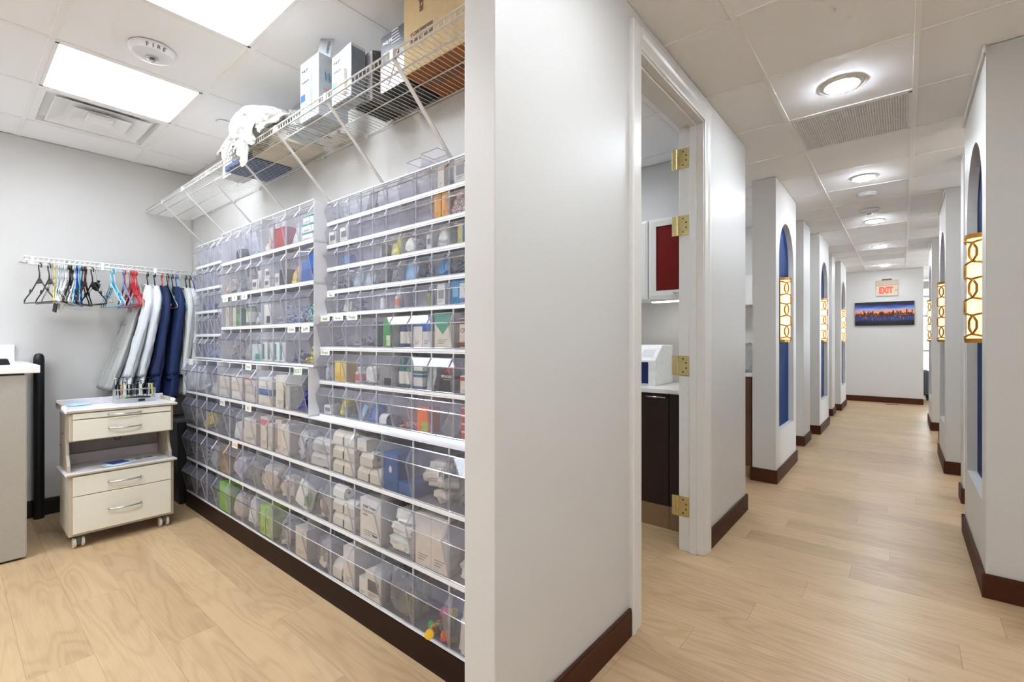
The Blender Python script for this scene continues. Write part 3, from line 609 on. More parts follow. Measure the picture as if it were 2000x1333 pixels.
def put(key, r, c, items):
    X, Y, Z, w, d, h = slot(key, r, c); ph = loc_phrase(key, r, c)
    uw = w-.010; fr = Y+.004
    for it in items:
        k = it[0]; desc = it[-1]; lab = desc + ' in ' + ph
        if k == 'c':      # carton: fx, fw, fh, fd, col, acc, pattern, zoff
            _, fx, fw, fh, fd, col, acc, pat, zo, _d = it; ww, hh, dd = uw*fw, h*fh, d*fd
            txt = None
            if '|' in desc: desc, txt = desc.split('|'); lab = desc + ' in ' + ph
            carton('carton', lab, X+w/2+(fx-.5)*(uw-ww), fr+dd/2, Z+zo*h, ww, dd, hh, col, acc, txt, pattern=pat)
        elif k == 'b':    # bottle: fx, fr, fh, col, cap, label
            _, fx, fr_, fh, col, cap, lb, _d = it; rr = min(uw, d)*fr_/2
            bottle(lab, X+w/2+(fx-.5)*(uw-2*rr), fr+rr+.002, Z, rr, h*fh, col, cap, lb)
        elif k == 'g':    # bag: fx, fw, fh, material or colour, tip
            _, fx, fw, fh, m, tip, _d = it; ww, dd, hh = uw*fw, d*.72, h*fh
            bag(lab, X+w/2+(fx-.5)*(uw-ww), fr+dd/2+.004, Z, ww, dd, hh, cm(m, .35) if isinstance(m, tuple) else m, tip=tip)
        elif k == 'p':    # pile: cols, n, fh, len, rad
            _, cols, n, fh, ln, rad, _d = it
            pile(lab, X+w/2, fr+d*.42, Z, uw*.96, d*.8, h*fh, cols, n, ln, rad)
        elif k == 'r':    # rolls: list of (fx,fz,fr), length frac, col
            _, spots, fl, col, _d = it
            lv = sorted({round(q[1], 1) for q in spots})
            for fx, fz, r_ in spots:
                rr = r_*h; ln = uw*fl
                where = '' if len(spots) == 1 else ('%s %s ' % (['lower', 'middle', 'upper'][lv.index(round(fz, 1))] if len(lv) == 3 else ['lower', 'upper'][lv.index(round(fz, 1))], 'left' if fx < .5 else 'right'))
                roll(where + lab, X+w/2+(fx-.5)*(uw-ln), fr+rr+.004, Z+fz*h, rr, ln, col, group='rolls ' + ph)
        elif k == 's':    # leaning flat sheet packet
            _, fx, fw, fh, col, tilt, _d = it; ww, hh = uw*fw, h*fh
            o = MB(); n = 8
            for side in (0, .0035):
                pass
            g = [(-ww/2+ww*i/n, .0015*math.sin(i*2.1+j)+.002*math.cos(j*1.3), hh*j/n) for j in range(n+1) for i in range(n+1)]
            o.add(g, [(j*(n+1)+i, j*(n+1)+i+1, (j+1)*(n+1)+i+1, (j+1)*(n+1)+i) for j in range(n) for i in range(n)])
            o.add([(a, b+.004, c2) for a, b, c2 in g], [(j*(n+1)+i, (j+1)*(n+1)+i, (j+1)*(n+1)+i+1, j*(n+1)+i+1) for j in range(n) for i in range(n)])
            q = o.build('packet', cm(col, .4) if isinstance(col, tuple) else col, None, (X+w/2+(fx-.5)*(uw-ww), fr+.012, Z+.001), (-.22, 0, 0), smooth=True); tag(q, lab, 'packet')
            q.rotation_euler = (-.2, tilt, 0)
W_ = (236,234,228); CR = (226,216,196); BG = (214,200,176); GR = (150,152,156); SL = (176,178,180); NV = (24,44,110); TL = (40,150,140); YL = (232,214,70)
T_ = 'clear bag'
# --- A
put('A',0,3,[('s',.7,.5,.4,(232,196,190),0,'pale pink slip')])
put('A',2,2,[('c',.5,.7,.28,.5,(120,136,160),None,'band',0,'low blue grey box')])
put('A',2,3,[('g',.5,.8,.3,FILM,.3,'crumpled clear film')])
put('A',4,1,[('g',.5,.8,.4,(170,184,214),.6,'folded pale blue pouch')])
put('A',4,2,[('g',.5,.8,.45,(184,196,222),.6,'light blue folded pouch')])
put('A',4,3,[('g',.5,.8,.45,(160,182,216),.6,'soft blue pouch')])
# --- B
put('B',0,1,[('b',.6,.62,.42,(70,72,74),W_,(40,42,44),'dark labelled jar with white lid')])
put('B',0,2,[('p',[TL,(120,200,190),W_],26,.3,.03,.004,'teal plastic bits')])
put('B',0,3,[('p',[(40,140,190),TL,(150,200,220)],24,.25,.035,.004,'blue and teal plastic bits')])
put('B',0,4,[('b',.2,.34,.22,W_,W_,None,'small white bottle'),('c',.95,.32,.6,.4,(220,212,204),(180,60,50),'low',0,'tall cream carton')])
put('B',0,5,[('c',.5,.92,.52,.45,(178,60,54),None,'band',0,'red carton'),('c',.5,.8,.3,.4,(226,224,218),(190,190,186),'label',.525,'white carton on the red one')])
put('B',0,6,[('s',.6,.6,.42,(210,214,212),.3,'silver white packet')])
put('B',0,7,[('c',.6,.8,.2,.5,W_,(30,150,140),'band',0,'lowest teal striped pack'),('c',.55,.8,.2,.5,(238,240,238),(30,150,140),'band',.205,'middle teal striped pack'),('c',.65,.7,.2,.5,W_,(30,150,140),'band',.41,'topmost teal striped pack')])
put('B',1,0,[('g',.5,.7,.5,BG,.4,'beige paper pouch')])
put('B',1,1,[('g',.5,.85,.42,FILM,.4,'clear bag of pale pieces'),('g',.6,.5,.2,(170,200,210),.3,'pale blue pouch')])
put('B',1,2,[('g',.5,.7,.75,(150,142,134),.5,'brown grey metallic pouch')])
put('B',1,3,[('c',.1,.5,.3,.5,W_,(90,92,96),'label',0,'short white labelled box'),('c',.95,.34,.52,.4,(230,228,222),(120,120,124),'low',0,'taller white box')])
put('B',1,4,[('c',.3,.5,.26,.5,W_,(100,100,104),'label',0,'lower white labelled box'),('c',.45,.5,.26,.5,(240,238,232),(110,110,112),'label',.265,'upper white labelled box')])
put('B',1,5,[('c',.95,.52,.42,.5,(52,54,60),None,'band',0,'charcoal box'),('c',.1,.36,.34,.4,W_,(150,150,150),'label',0,'white box')])
put('B',1,6,[('g',.6,.8,.55,(226,196,120),.6,'amber yellow bag'),('g',.5,.5,.2,(230,210,90),.2,'small yellow pouch')])
put('B',1,7,[('c',.1,.48,.27,.5,(44,92,170),None,'band',0,'lower left blue box'),('c',.95,.48,.27,.5,(40,86,164),None,'band',0,'lower right blue box'),('c',.1,.48,.2,.5,(70,124,196),None,'band',.28,'upper left blue box'),('c',.95,.48,.36,.5,(62,112,190),None,'band',.28,'upper right blue box')])
put('B',2,0,[('c',.6,.4,.6,.4,(214,206,186),None,'band',0,'tall beige carton')])
put('B',2,1,[('c',.2,.4,.56,.4,CR,None,'band',0,'cream carton'),('c',.95,.5,.52,.5,(88,150,92),(70,130,76),'band',0,'green carton')])
put('B',2,2,[('b',.6,.55,.72,(120,150,90),(226,226,220),(222,226,210),'green bottle with white label')])
put('B',2,3,[('g',.5,.85,.4,(206,216,226),.4,'bag of blue white syringes'),('p',[NV,W_,(150,180,210)],10,.6,.06,.004,'small blue tipped syringes')])
put('B',2,4,[('c',.4,.6,.55,.5,W_,(50,50,54),'low',0,'white box with dark emblem')])
put('B',2,5,[('p',[W_,(200,208,222),(170,180,210)],40,.55,.07,.004,'white applicators')])
put('B',2,6,[('p',[(70,84,180),W_,(150,160,210)],34,.55,.06,.005,'blue and white applicators')])
put('B',2,7,[('p',[(20,140,124),(60,170,156),(190,220,214)],44,.62,.06,.006,'teal applicator tips')])
put('B',3,0,[('p',[W_,CR],24,.72,.12,.004,'white brushes')])
put('B',3,1,[('g',.5,.8,.6,FILM,.3,'cloudy bag')])
put('B',3,2,[('g',.5,.8,.5,(176,170,160),.4,'taupe pouch')])
put('B',3,3,[('c',.55,.9,.46,.6,(206,222,220),TL,'low',0,'white and teal box'),('b',.7,.45,.28,W_,W_,None,'squat white bottle')])
for k,fx in enumerate((.05,.9)):
    put('B',3,4,[('c',fx,.42,.52,.35,W_,(60,140,130),'side',0,['left','right'][k]+' white tube carton with teal stripe')])
    put('B',3,5,[('c',fx,.42,.52,.35,(232,238,236),(60,140,130),'side',0,['left','right'][k]+' white tube carton with teal stripe')])
put('B',3,6,[('p',[(40,44,130),W_,(30,34,110)],26,.3,.05,.006,'navy and white tips')])
put('B',3,7,[('p',[(232,220,60),(240,228,90),(222,206,40)],46,.46,.06,.006,'bright yellow tips')])
# --- E
put('E',0,0,[('g',.5,.8,.72,(226,226,224),.3,'white filled bag')])
put('E',0,2,[('s',.8,.6,.4,(196,198,200),.4,'silver packet'),('s',.3,.5,.3,(170,172,176),.2,'grey packet')])
put('E',0,3,[('c',.6,.86,.22,.6,(214,220,218),None,'band',0,'lowest pale box'),('c',.6,.8,.18,.6,CR,None,'band',.225,'middle cream box'),('c',.6,.8,.18,.6,(230,226,214),None,'band',.41,'top cream box')])
put('E',0,4,[('c',.6,.8,.2,.6,W_,None,'band',0,'lowest white box'),('c',.6,.84,.18,.6,CR,None,'band',.205,'middle cream box'),('c',.6,.84,.2,.6,(228,222,208),None,'band',.39,'top cream box')])
put('E',0,5,[('c',.5,.7,.2,.6,(220,214,208),None,'band',0,'lowest clear tub'),('c',.5,.7,.18,.6,(210,204,198),None,'band',.205,'middle tub'),('c',.5,.8,.2,.6,(216,208,204),(190,70,60),'band',.39,'red banded tub on top')])
put('E',0,6,[('c',.5,.86,.22,.6,(232,224,206),None,'band',0,'cream box'),('c',.5,.86,.14,.6,(52,104,170),None,'band',.225,'flat blue box'),('c',.5,.86,.26,.6,W_,None,'band',.37,'white box on the blue one')])
put('E',0,7,[('c',.4,.6,.72,.6,(232,226,206),None,'band',0,'tall cream carton'),('c',1,.36,.5,.5,(224,220,196),None,'low',0,'narrow cream carton')])
put('E',0,8,[('p',[(30,36,150),(50,56,170),(170,190,200),(36,40,140)],60,.5,.05,.010,'navy blue tips')])
# --- C
put('C',0,0,[('p',[(190,192,200),(150,152,160)],10,.5,.07,.002,'thin clear rods')])
put('C',0,1,[('p',[(200,202,206),W_],16,.3,.04,.003,'clear plastic pieces')])
put('C',0,3,[('s',.6,.7,.8,(150,150,154),.1,'silver foil pouch'),('g',.5,.6,.4,(130,132,136),.4,'grey pouch')])
put('C',0,8,[('c',.5,.4,.78,.6,(226,220,204),None,'band',0,'narrow cream carton'),('g',.9,.4,.3,(170,168,160),.4,'grey pouch')])
put('C',0,9,[('c',.7,.7,.82,.6,(224,222,216),(150,150,152),'label',0,'white carton with grey print')])
put('C',1,0,[('c',.5,.75,.55,.3,W_,(120,122,124),'label',0,'white card box')])
put('C',1,1,[('c',.6,.75,.62,.3,(238,237,232),(120,122,124),'label',0,'white card box')])
for k in range(2): put('C',1,8,[('c',.1+.85*k,.42,.82,.8,(236,160,30),(240,190,90),'side',0,['left','right'][k]+' orange ribbed pack')])
for k,(fx,fz) in enumerate(((.05,0),(.5,0),(.95,0),(.25,.22),(.75,.22),(.5,.44))):
    X,Y,Z,w_,d_,h_ = slot('C',1,9); bottle_t = thing('dental_roll', ['lower left', 'lower middle', 'lower right', 'middle left', 'middle right', 'topmost'][k] + ' white roll end with pink ring in ' + loc_phrase('C',1,9), 'roll', (X+w_/2+(fx-.5)*(w_-.04), Y+.03, Z+fz*h_+.0145), 0, 'roll ends in the tenth bin')
    MB().lathe([(0,-.026),(.0125,-.026),(.0135,-.024),(.0135,.024),(.0125,.026),(0,.026)],16,axis='y').build('body', cm((216,206,196)), bottle_t, auto=40)
    MB().lathe([(.006,-.0265),(.009,-.0268),(.009,-.026)],14,axis='y').build('ring', cm((150,70,66)), bottle_t)
put('C',2,1,[('g',.7,.7,.5,(120,160,214),.5,'blue white bag')])
put('C',2,4,[('s',.3,.5,.7,(176,178,182),.1,'silver pouch'),('c',.9,.3,.5,.4,(90,92,98),None,'band',0,'small dark box')])
put('C',2,5,[('g',.9,.5,.82,(228,220,60),.5,'yellow drop shaped bag'),('s',.1,.4,.5,(220,214,150),.1,'pale yellow slip')])
put('C',2,6,[('g',.5,.86,.55,(236,236,234),.1,'rounded white wipes pack')])
put('C',2,7,[('c',.95,.3,.5,.4,W_,(110,110,112),'label',0,'narrow white box')])
put('C',2,8,[('g',.6,.86,.75,(216,220,214),.4,'white cotton bag')])
put('C',2,9,[('c',.9,.2,.62,.5,(30,110,170),None,'band',0,'slim blue carton'),('c',.6,.28,.58,.4,(210,206,120),None,'low',0,'slim yellow carton')])
put('C',3,0,[('g',.6,.7,.4,(190,192,194),.4,'silver bag')])
put('C',3,1,[('p',[(96,92,88),(140,136,130),(70,68,66)],30,.55,.025,.004,'dark metal pieces')])
put('C',3,2,[('s',.5,.8,.6,(170,186,196),.1,'grey blue pouch')])
put('C',3,3,[('s',.5,.8,.6,(176,190,198),.1,'grey blue pouch')])
put('C',3,4,[('g',.5,.85,.6,(116,122,124),.2,'dark grey pack')])
put('C',3,5,[('g',.5,.85,.62,(140,146,150),.3,'grey filled pouch')])
put('C',3,6,[('s',.5,.86,.72,(150,188,226),0,'light blue sheet pack')])
put('C',3,7,[('p',[(70,72,76),(110,112,118),(150,152,158)],40,.62,.022,.004,'dark grey pieces')])
put('C',3,8,[('g',.6,.8,.78,(50,140,196),.7,'blue tinted bag')])
put('C',3,9,[('p',[(30,80,72),(56,100,92),(110,130,126)],40,.66,.03,.003,'dark green pieces')])
put('C',4,0,[('p',[(120,130,100),(160,168,150)],26,.4,.03,.003,'green grey clips')])
put('C',4,1,[('s',.6,.7,.5,(200,192,176),.3,'beige packet')])
put('C',4,2,[('p',[(140,140,138),(180,180,176),(110,110,108)],34,.6,.03,.003,'metal pieces')])
put('C',4,4,[('b',.6,.5,.62,W_,(120,124,130),(226,226,226),'white jar with grey cap')])
put('C',4,5,[('b',.7,.46,.66,W_,W_,(222,140,100),'white jar with orange label')])
put('C',4,7,[('b',.85,.42,.6,(170,172,60),(24,26,26),(150,150,60),'olive jar with black cap')])
put('C',4,8,[('c',.5,.5,.72,.3,(236,234,230),(150,150,150),'label',0,'white printed card')])
put('C',4,9,[('c',.1,.45,.8,.6,(40,130,186),(120,190,224),'label',0,'blue carton'),('c',.95,.45,.86,.6,(226,232,232),(30,110,160),'two',0,'white and blue carton')])
# --- D
put('D',0,0,[('p',[(150,150,150),(190,190,188)],8,.45,.04,.004,'silver pieces')])
put('D',0,1,[('p',[(160,160,156),(200,200,198)],12,.16,.03,.004,'flat silver pieces')])
put('D',0,2,[('p',[(130,132,128),(170,172,168),(200,200,196)],34,.3,.03,.005,'silver attachments')])
put('D',0,3,[('c',.98,.2,.66,.3,(70,76,96),(160,166,184),'label',0,'slim dark blue carton')])
put('D',0,4,[('c',.7,.46,.72,.6,(52,160,68),(232,230,200),'low',0,'green carton')])
for k in range(2): put('D',0,5,[('b',.3+.7*k,.4,.7,(36,56,120),(60,66,70),(232,230,220),['left','right'][k]+' blue bottle with cream label')])
put('D',0,6,[('c',.02,.5,.7,.5,W_,(60,110,150),'band',0,'white carton with blue stripe'),('c',1,.46,.76,.5,(228,232,230),(10,90,180),'top',0,'blue topped white carton')])
put('D',0,7,[('c',.5,.86,.80,.6,(232,228,212),(70,160,130),'vee',0,'cream carton with green chevron')])
put('D',0,8,[('c',.75,.7,.66,.5,(236,224,206),(120,20,28),'two',0,'cream carton with maroon bands|CROSS'),])
put('D',1,0,[('g',.6,.8,.46,(140,164,186),.3,'blue grey bag'),('b',.4,.3,.5,(200,204,206),(190,192,194),None,'small silver bottle')])
for k in range(2): put('D',1,1,[('c',.15+.8*k,.42,.58,.5,(240,214,110),(236,186,40),'low',0,['left','right'][k]+' yellow carton')])
put('D',1,2,[('b',.8,.48,.44,W_,W_,(226,90,90),'white pill bottle with red label')])
put('D',1,3,[('g',.5,.9,.48,(228,230,228),.1,'white gauze bag')])
put('D',1,4,[('c',.6,.86,.50,.6,(150,150,152),(22,22,24),'low',0,'grey box with black label')])
for k in range(2): put('D',1,5,[('b',.15+.8*k,.46,.72,(16,110,96),(14,90,80),(236,234,224),['left','right'][k]+' green and white bottle')])
put('D',1,6,[('c',.05,.5,.36,.6,(226,226,220),(40,90,150),'two',0,'lower white and blue box'),('c',.05,.5,.36,.6,(220,226,222),(20,110,90),'two',.365,'upper white and green box'),('s',1,.4,.66,(190,206,200),0,'pale green packet')])
t_ = put('D',1,7,[('g',.75,.82,.72,(18,16,18),.75,'black pouch with red top')])
put('D',1,8,[('c',.75,.66,.4,.6,(232,226,216),(180,60,56),'band',0,'white carton with red band')])
put('D',2,0,[('c',.7,.6,.26,.5,W_,(110,110,112),'label',0,'small white box'),('g',.6,.5,.3,(190,194,196),.3,'silver pouch')])
put('D',2,1,[('g',.5,.86,.34,FILM,.3,'clear crumpled bag'),('g',.6,.62,.52,(236,222,50),.5,'yellow pouch')])
put('D',2,2,[('s',.9,.3,.44,(170,206,228),.5,'pale blue tube')])
put('D',2,3,[('g',.8,.6,.5,(70,130,200),.5,'blue bag')])
put('D',2,4,[('r',[(.1,0,.13)],.46,(236,236,234),'white tape roll'),('r',[(.98,0,.13)],.46,(34,36,40),'black tape roll')])
put('D',2,5,[('p',[(196,110,80),(214,160,130),(226,206,190)],40,.2,.07,.0025,'copper coloured sticks')])
put('D',2,6,[('c',.6,.62,.58,.5,(240,112,38),(150,190,50),'low',0,'orange carton')])
put('D',2,7,[('s',.7,.7,.6,FILM,.5,'clear slanted sleeve')])
for k in range(4): put('D',2,8,[('c',.75,.6,.17,.5,(230,222,210),(190,60,56),'side',.175*k,['lowest','second','third','topmost'][k]+' white box with red print')])
# --- F row 0
put('F',0,0,[('p',[(60,150,140),(170,200,200),W_],22,.35,.04,.005,'teal and clear bits'),('g',.5,.8,.4,FILM,.3,T_)])
put('F',0,1,[('g',.7,.6,.42,(216,190,80),.5,'mustard yellow packet')])
put('F',0,2,[('p',[(170,172,174),(210,210,210)],8,.3,.10,.003,'metal tongs')])
put('F',0,3,[('g',.5,.86,.7,FILM,.2,'tall clear bag')])
put('F',0,4,[('s',.6,.7,.3,(232,230,226),.3,'white packet'),('s',.3,.6,.42,(220,220,218),-.2,'pale packet')])
put('F',0,5,[('c',.5,.86,.6,.6,(226,218,202),None,'band',0,'pale cream box')])
put('F',0,6,[('c',.4,.5,.72,.6,(228,216,198),(200,70,64),'band',0,'cream carton with red band'),('c',.98,.36,.6,.5,(222,210,192),None,'band',0,'slim beige carton')])
put('F',0,7,[('c',.2,.4,.72,.6,(226,208,186),(160,150,140),'side',0,'beige printed carton'),('c',.9,.45,.66,.6,(232,224,206),None,'band',0,'cream carton')])
put('F',0,8,[('g',.6,.8,.6,(196,198,200),.5,'silvery bag')])
put('F',0,9,[('r',[(.1,0,.14),(.95,.02,.13),(.3,.28,.13),(.9,.3,.12)],.62,(216,216,212),'plastic wrapped roll')])
put('F',0,10,[('r',[(.1,0,.13),(.95,.0,.13),(.1,.265,.13),(.95,.265,.13),(.1,.53,.13),(.95,.53,.13)],.49,(232,226,210),'cream roll')])
put('F',0,11,[('r',[(.1,0,.13),(.95,.0,.13),(.3,.265,.13)],.49,(230,226,212),'cream roll'),('c',.1,.36,.2,.5,(226,220,204),None,'band',.54,'small cream box')])
put('F',0,12,[('c',.02,.5,.62,.6,(20,86,152),None,'band',0,'upright blue carton with white oval'),('c',1,.46,.2,.6,(24,92,160),None,'band',0,'low blue carton')])
nb = [q for q in bpy.data.objects if q.get('label', '').startswith('upright blue carton')][0]
MB().lathe([(0, 0), (.012, 0), (.012, -.0006), (0, -.0008)], 20, axis='y').build('oval_emblem', cm((226,230,232)), nb, (.0, -(slot('F',0,12)[4]*.6)/2-.0004, .085)).scale = (.75, 1, 1.15)
put('F',0,14,[('g',.5,.8,.6,FILM,.1,'tall clear bag')])
for k in range(13):
    X,Y,Z,w_,d_,h_ = slot('F',0,13); a = rc.random()*3
    q = carton('wrapped_pad', 'folded white pad with dashed print in ' + loc_phrase('F',0,13), X+w_/2+rc.uniform(-.045,.045), Y+.045+rc.uniform(0,.06), Z+.002+k*.0098, .085, .05, .022, (226,222,212), None, None, rz=rc.uniform(-.6,.6), cat='pad'); q['group'] = 'white pads in the fourteenth bin'; q.rotation_euler.x = rc.uniform(-.1,.1)
# row 1
put('F',1,0,[('p',[(140,142,146),(180,182,186)],16,.62,.13,.004,'grey tubes')])
put('F',1,1,[('p',[(180,182,186),(206,208,210)],16,.62,.13,.005,'clear tubes')])
put('F',1,2,[('g',.6,.8,.6,(176,178,178),.2,'grey pouch'),('p',[(150,152,154)],8,.4,.06,.004,'grey tips')])
put('F',1,3,[('c',.6,.6,.7,.5,(176,140,92),(150,112,66),'top',0,'brown kraft carton')])
put('F',1,4,[('g',.5,.9,.5,(206,206,220),.2,'lavender white bag')])
put('F',1,5,[('g',.5,.9,.55,FILM,.3,'puffy clear bag')])
put('F',1,6,[('g',.5,.9,.55,(208,194,176),.2,'beige filled bag')])
put('F',1,7,[('g',.7,.6,.5,(208,196,184),.3,'beige pouch'),('p',[(70,62,58),(120,112,108)],6,.3,.05,.007,'dark pegs')])
put('F',1,8,[('s',.6,.86,.5,(230,228,218),.25,'torn white paper packet'),('g',.9,.3,.4,(90,150,80),.3,'green pouch')])
put('F',1,9,[('g',.5,.9,.6,FILM,.2,'clear bag of beige parts'),('g',.6,.6,.4,(212,198,180),.3,'beige pouch')])
put('F',1,10,[('r',[(.1,0,.13),(.95,.0,.13),(.1,.265,.13),(.95,.265,.13),(.1,.53,.11)],.49,(236,232,220),'white roll')])
put('F',1,12,[('g',.5,.82,.26,(226,228,220),.0,'lowest white wrapped bundle')])
X,Y,Z,w_,d_,h_ = slot('F',1,12); bag('middle white wrapped bundle in '+loc_phrase('F',1,12),X+w_/2,Y+.07,Z+.064,.14,.11,.05,cm((230,232,224),.35),tip=0); bag('top white wrapped bundle in '+loc_phrase('F',1,12),X+w_/2+.005,Y+.07,Z+.115,.13,.10,.05,cm((234,234,226),.35),tip=.2)
for k in range(2): put('F',1,13,[('c',.05+.9*k,.47,.80,.7,(228,218,206),(222,210,196),'band',0,['left','right'][k]+' tall white box')])
put('F',1,14,[('g',.6,.8,.3,(228,230,224),.1,'white pack with green edge'),('g',.9,.3,.2,(70,150,70),.2,'small green pouch')])
X,Y,Z,w_,d_,h_ = slot('F',1,11)
t = carton('depressor_box', 'white box lettered Adult Tongue Depressors in the wide bottom rack', X+w_/2+.012, Y+.06, Z, .148, .11, .172, (232,226,216))
for k,(s_,sz,zz,xx) in enumerate((('Adult Tongue',.017,.14,-.004),('Depressors',.017,.122,-.012),('100 per box',.007,.105,-.035),('Riverd',.013,.028,.035))): text(s_, sz, cm((70,60,56)), t, (xx, -.0562, zz), (PI/2,0,0), bold=.0003)
# row 2
put('F',2,0,[('g',.5,.8,.6,(120,122,126),.3,'dark grey pouch')])
put('F',2,1,[('p',[(150,150,148),(100,100,100),(200,200,198)],22,.5,.05,.004,'metal instruments')])
put('F',2,2,[('p',[(160,160,156),(110,110,108),(206,206,202)],24,.55,.06,.004,'metal instruments')])
put('F',2,3,[('c',.6,.8,.72,.5,(136,196,40),(166,216,90),'band',0,'lime green box')])
put('F',2,4,[('g',.5,.8,.6,(206,194,180),.3,'beige pouch')])
put('F',2,5,[('g',.6,.8,.7,(226,224,220),.3,'white filled bag')])
put('F',2,6,[('c',.3,.4,.66,.5,(172,206,90),None,'band',0,'left pale lime box'),('c',.95,.45,.7,.5,(180,210,104),(150,190,60),'band',0,'right pale lime box')])
put('F',2,7,[('g',.5,.9,.55,FILM,.3,'clear glossy bag'),('g',.6,.5,.4,(224,214,198),.2,'cream pouch')])
put('F',2,8,[('c',.7,.6,.6,.6,(222,210,194),None,'band',0,'beige box')])
put('F',2,9,[('g',.5,.9,.6,FILM,.3,'clear bag of cream sheets'),('g',.5,.6,.5,(226,218,200),.3,'cream pouch')])
put('F',2,10,[('c',.98,.46,.7,.6,(230,222,210),None,'band',0,'tall white carton'),('r',[(.05,0,.16)],.4,(236,232,224),'white roll')])
put('F',2,11,[('c',.95,.6,.46,.6,(232,226,214),(90,84,80),'label',0,'white box with black print'),('c',.2,.3,.3,.4,(236,232,226),None,'band',0,'small white box')])
put('F',2,12,[('g',.5,.92,.7,FILM,.2,'large clear bag'),('g',.9,.3,.6,(206,190,120),.4,'pale yellow pouch')])
put('F',2,14,[('c',.9,.7,.5,.3,(230,222,212),(150,140,134),'label',0,'front white card'),('s',.7,.8,.7,(222,208,202),0,'pink white card')])
# hourglass timers
X,Y,Z,w_,d_,h_ = slot('F',2,13)
for nm, cc, xo, yo, rot in [('pink', (240,70,150), .055, .02, (0,0,0)), ('yellow', (236,206,40), .080, .045, (0,.05,0)), ('green', (40,180,90), -.03, .03, (0,1.35,.3)), ('orange', (240,130,70), -.005, .06, (0,1.4,-.5)), ('golden', (240,190,60), .0, .02, (0,1.2,-.9))]:
    t = thing('sand_timer', '%s ended plastic sand timer in the fourteenth bottom bin' % nm, 'sand timer', (X+w_/2+xo, Y+yo*.7+.006, Z+(.001 if rot[1] < .2 else .02)), rot=rot, group='sand timers')
    for z0, z1 in ((0, .018), (.092, .11)): MB().lathe([(0, z0), (.016, z0), (.016, z0+.005), (.010, z1-.002) if z0 == 0 else (.016, z1-.001), (0, z1)], 16).build('end_cap', cm(cc, .35), t, auto=40)
    MB().lathe([(.0095, .016), (.0095, .045), (.004, .055), (.0095, .065), (.0095, .094)], 14).build('glass_tube', clear('timer_glass', (.85,.85,.83), .35, (232,226,206)), t, smooth=True)
# black pouch lettering, clear empty bins resting on the rack
X,Y,Z,w_,d_,h_ = slot('D',1,7)
pt = bpy.data.objects.get('pouch')
t = thing('warning_card', 'black and red card lettered BITE-CHEK leaning in the eighth bin, middle right rack', 'packet', (X+w_*.58, Y+.006, Z))
MB().prism([(-.04, 0), (.043, 0), (.043, .108), (.012, .108)], 'y', 0, .002).build('card', cm((20,18,20)), t)
MB().prism([(.000, .075), (.0425, .075), (.0425, .107), (.0125, .107)], 'y', -.0008, 0).build('red_panel', cm((168,40,40)), t)
text('BITE-CHEK', .0125, cm((240,240,236)), t, (.012, -.0014, .058), (PI/2, 0, 0), bold=.0004); MB().box(-.01, .03, -.0012, 0, .046, .048).build('underline', cm((200,190,90)), t)
for k, (xx, ww) in enumerate(((-1.56, .085), (-1.46, .10))):
    t = thing('empty_clear_bin', ['smaller', 'larger'][k] + ' empty clear bin resting on top of the upper right rack', 'storage bin', (xx, YW-.05, 1.325+5*.1138))
    mb = MB(); hh = .055+.012*k; D2 = .07
    mb.add([(-ww/2,-D2/2,0),(ww/2,-D2/2,0),(ww/2,D2/2,0),(-ww/2,D2/2,0),(-ww/2,-D2/2,hh),(ww/2,-D2/2,hh),(ww/2,D2/2,hh),(-ww/2,D2/2,hh)],[(0,1,2,3),(0,1,5,4),(1,2,6,5),(2,3,7,6),(3,0,4,7)])
    mb.build('shell', CLR, t)
    MB().tube([(-ww/2,-D2/2,hh),(ww/2,-D2/2,hh),(ww/2,D2/2,hh),(-ww/2,D2/2,hh)], .0016, 4, closed=True).build('rim', EDGE, t)
# ================================================================== WIRE SHELF OVER THE RACKS
SZ, SY0, SY1 = 2.205, 1.018, YW-.006
t = thing('wire_shelf', 'long white wire shelf high on the storage wall', 'shelf', (0, 0, 0))
mb = MB(); x = XL+.02
while x < XP-.01:
    mb.tube([(x, SY1, SZ), (x, SY0, SZ), (x, SY0-.004, SZ+.003), (x, SY0-.004, SZ+.021)], .0016, 5); x += .0254
o = mb.build('deck_wires', WIRE, t); o['kind'] = 'stuff'
for (yy, zz, rr) in ((SY0-.003, SZ-.002, .0034), (SY0-.006, SZ+.021, .0034), (SY0+.06, SZ-.004, .0032), (SY0+.17, SZ-.004, .0026), (SY1-.004, SZ-.003, .0032)):
    MB().tube([(XL+.01, yy, zz), (XP-.004, yy, zz)], rr, 8).build('rail_wire', WIRE, t, smooth=True)
for k in range(7):
    bxx = -1.39-.46*k
    br = MB(); a = Vector((bxx, SY0-.002, SZ+.0)); b = Vector((bxx, YW-.004, 1.905)); n = Vector((0, b.z-a.z, -(b.y-a.y))).normalized()*.0022
    wv = Vector((.009, 0, 0)); br.add([a-wv+n, a+wv+n, a+wv-n, a-wv-n, b-wv+n, b+wv+n, b+wv-n, b-wv-n], [(0,1,2,3),(7,6,5,4),(0,4,5,1),(1,5,6,2),(2,6,7,3),(3,7,4,0)])
    br.box(bxx-.0065, bxx+.0065, YW-.006, YW-.001, 1.86, 1.915).box(bxx-.009, bxx+.009, SY0-.010, SY0+.004, SZ-.008, SZ+.025)
    br.build('brace', WIRE, t)
for k in range(9): bx('wall_clip', WHITE, (-1.2-.41*k, -1.188-.41*k, YW-.012, YW-.001, SZ-.014, SZ+.006), t)
ep = MB().box(XP-.02, XP-.002, SY0-.012, SY0+.03, SZ-.012, SZ+.028); ep.build('end_bracket', cm((190,194,196)), t, bevel=.003)
DZ = SZ+.0018
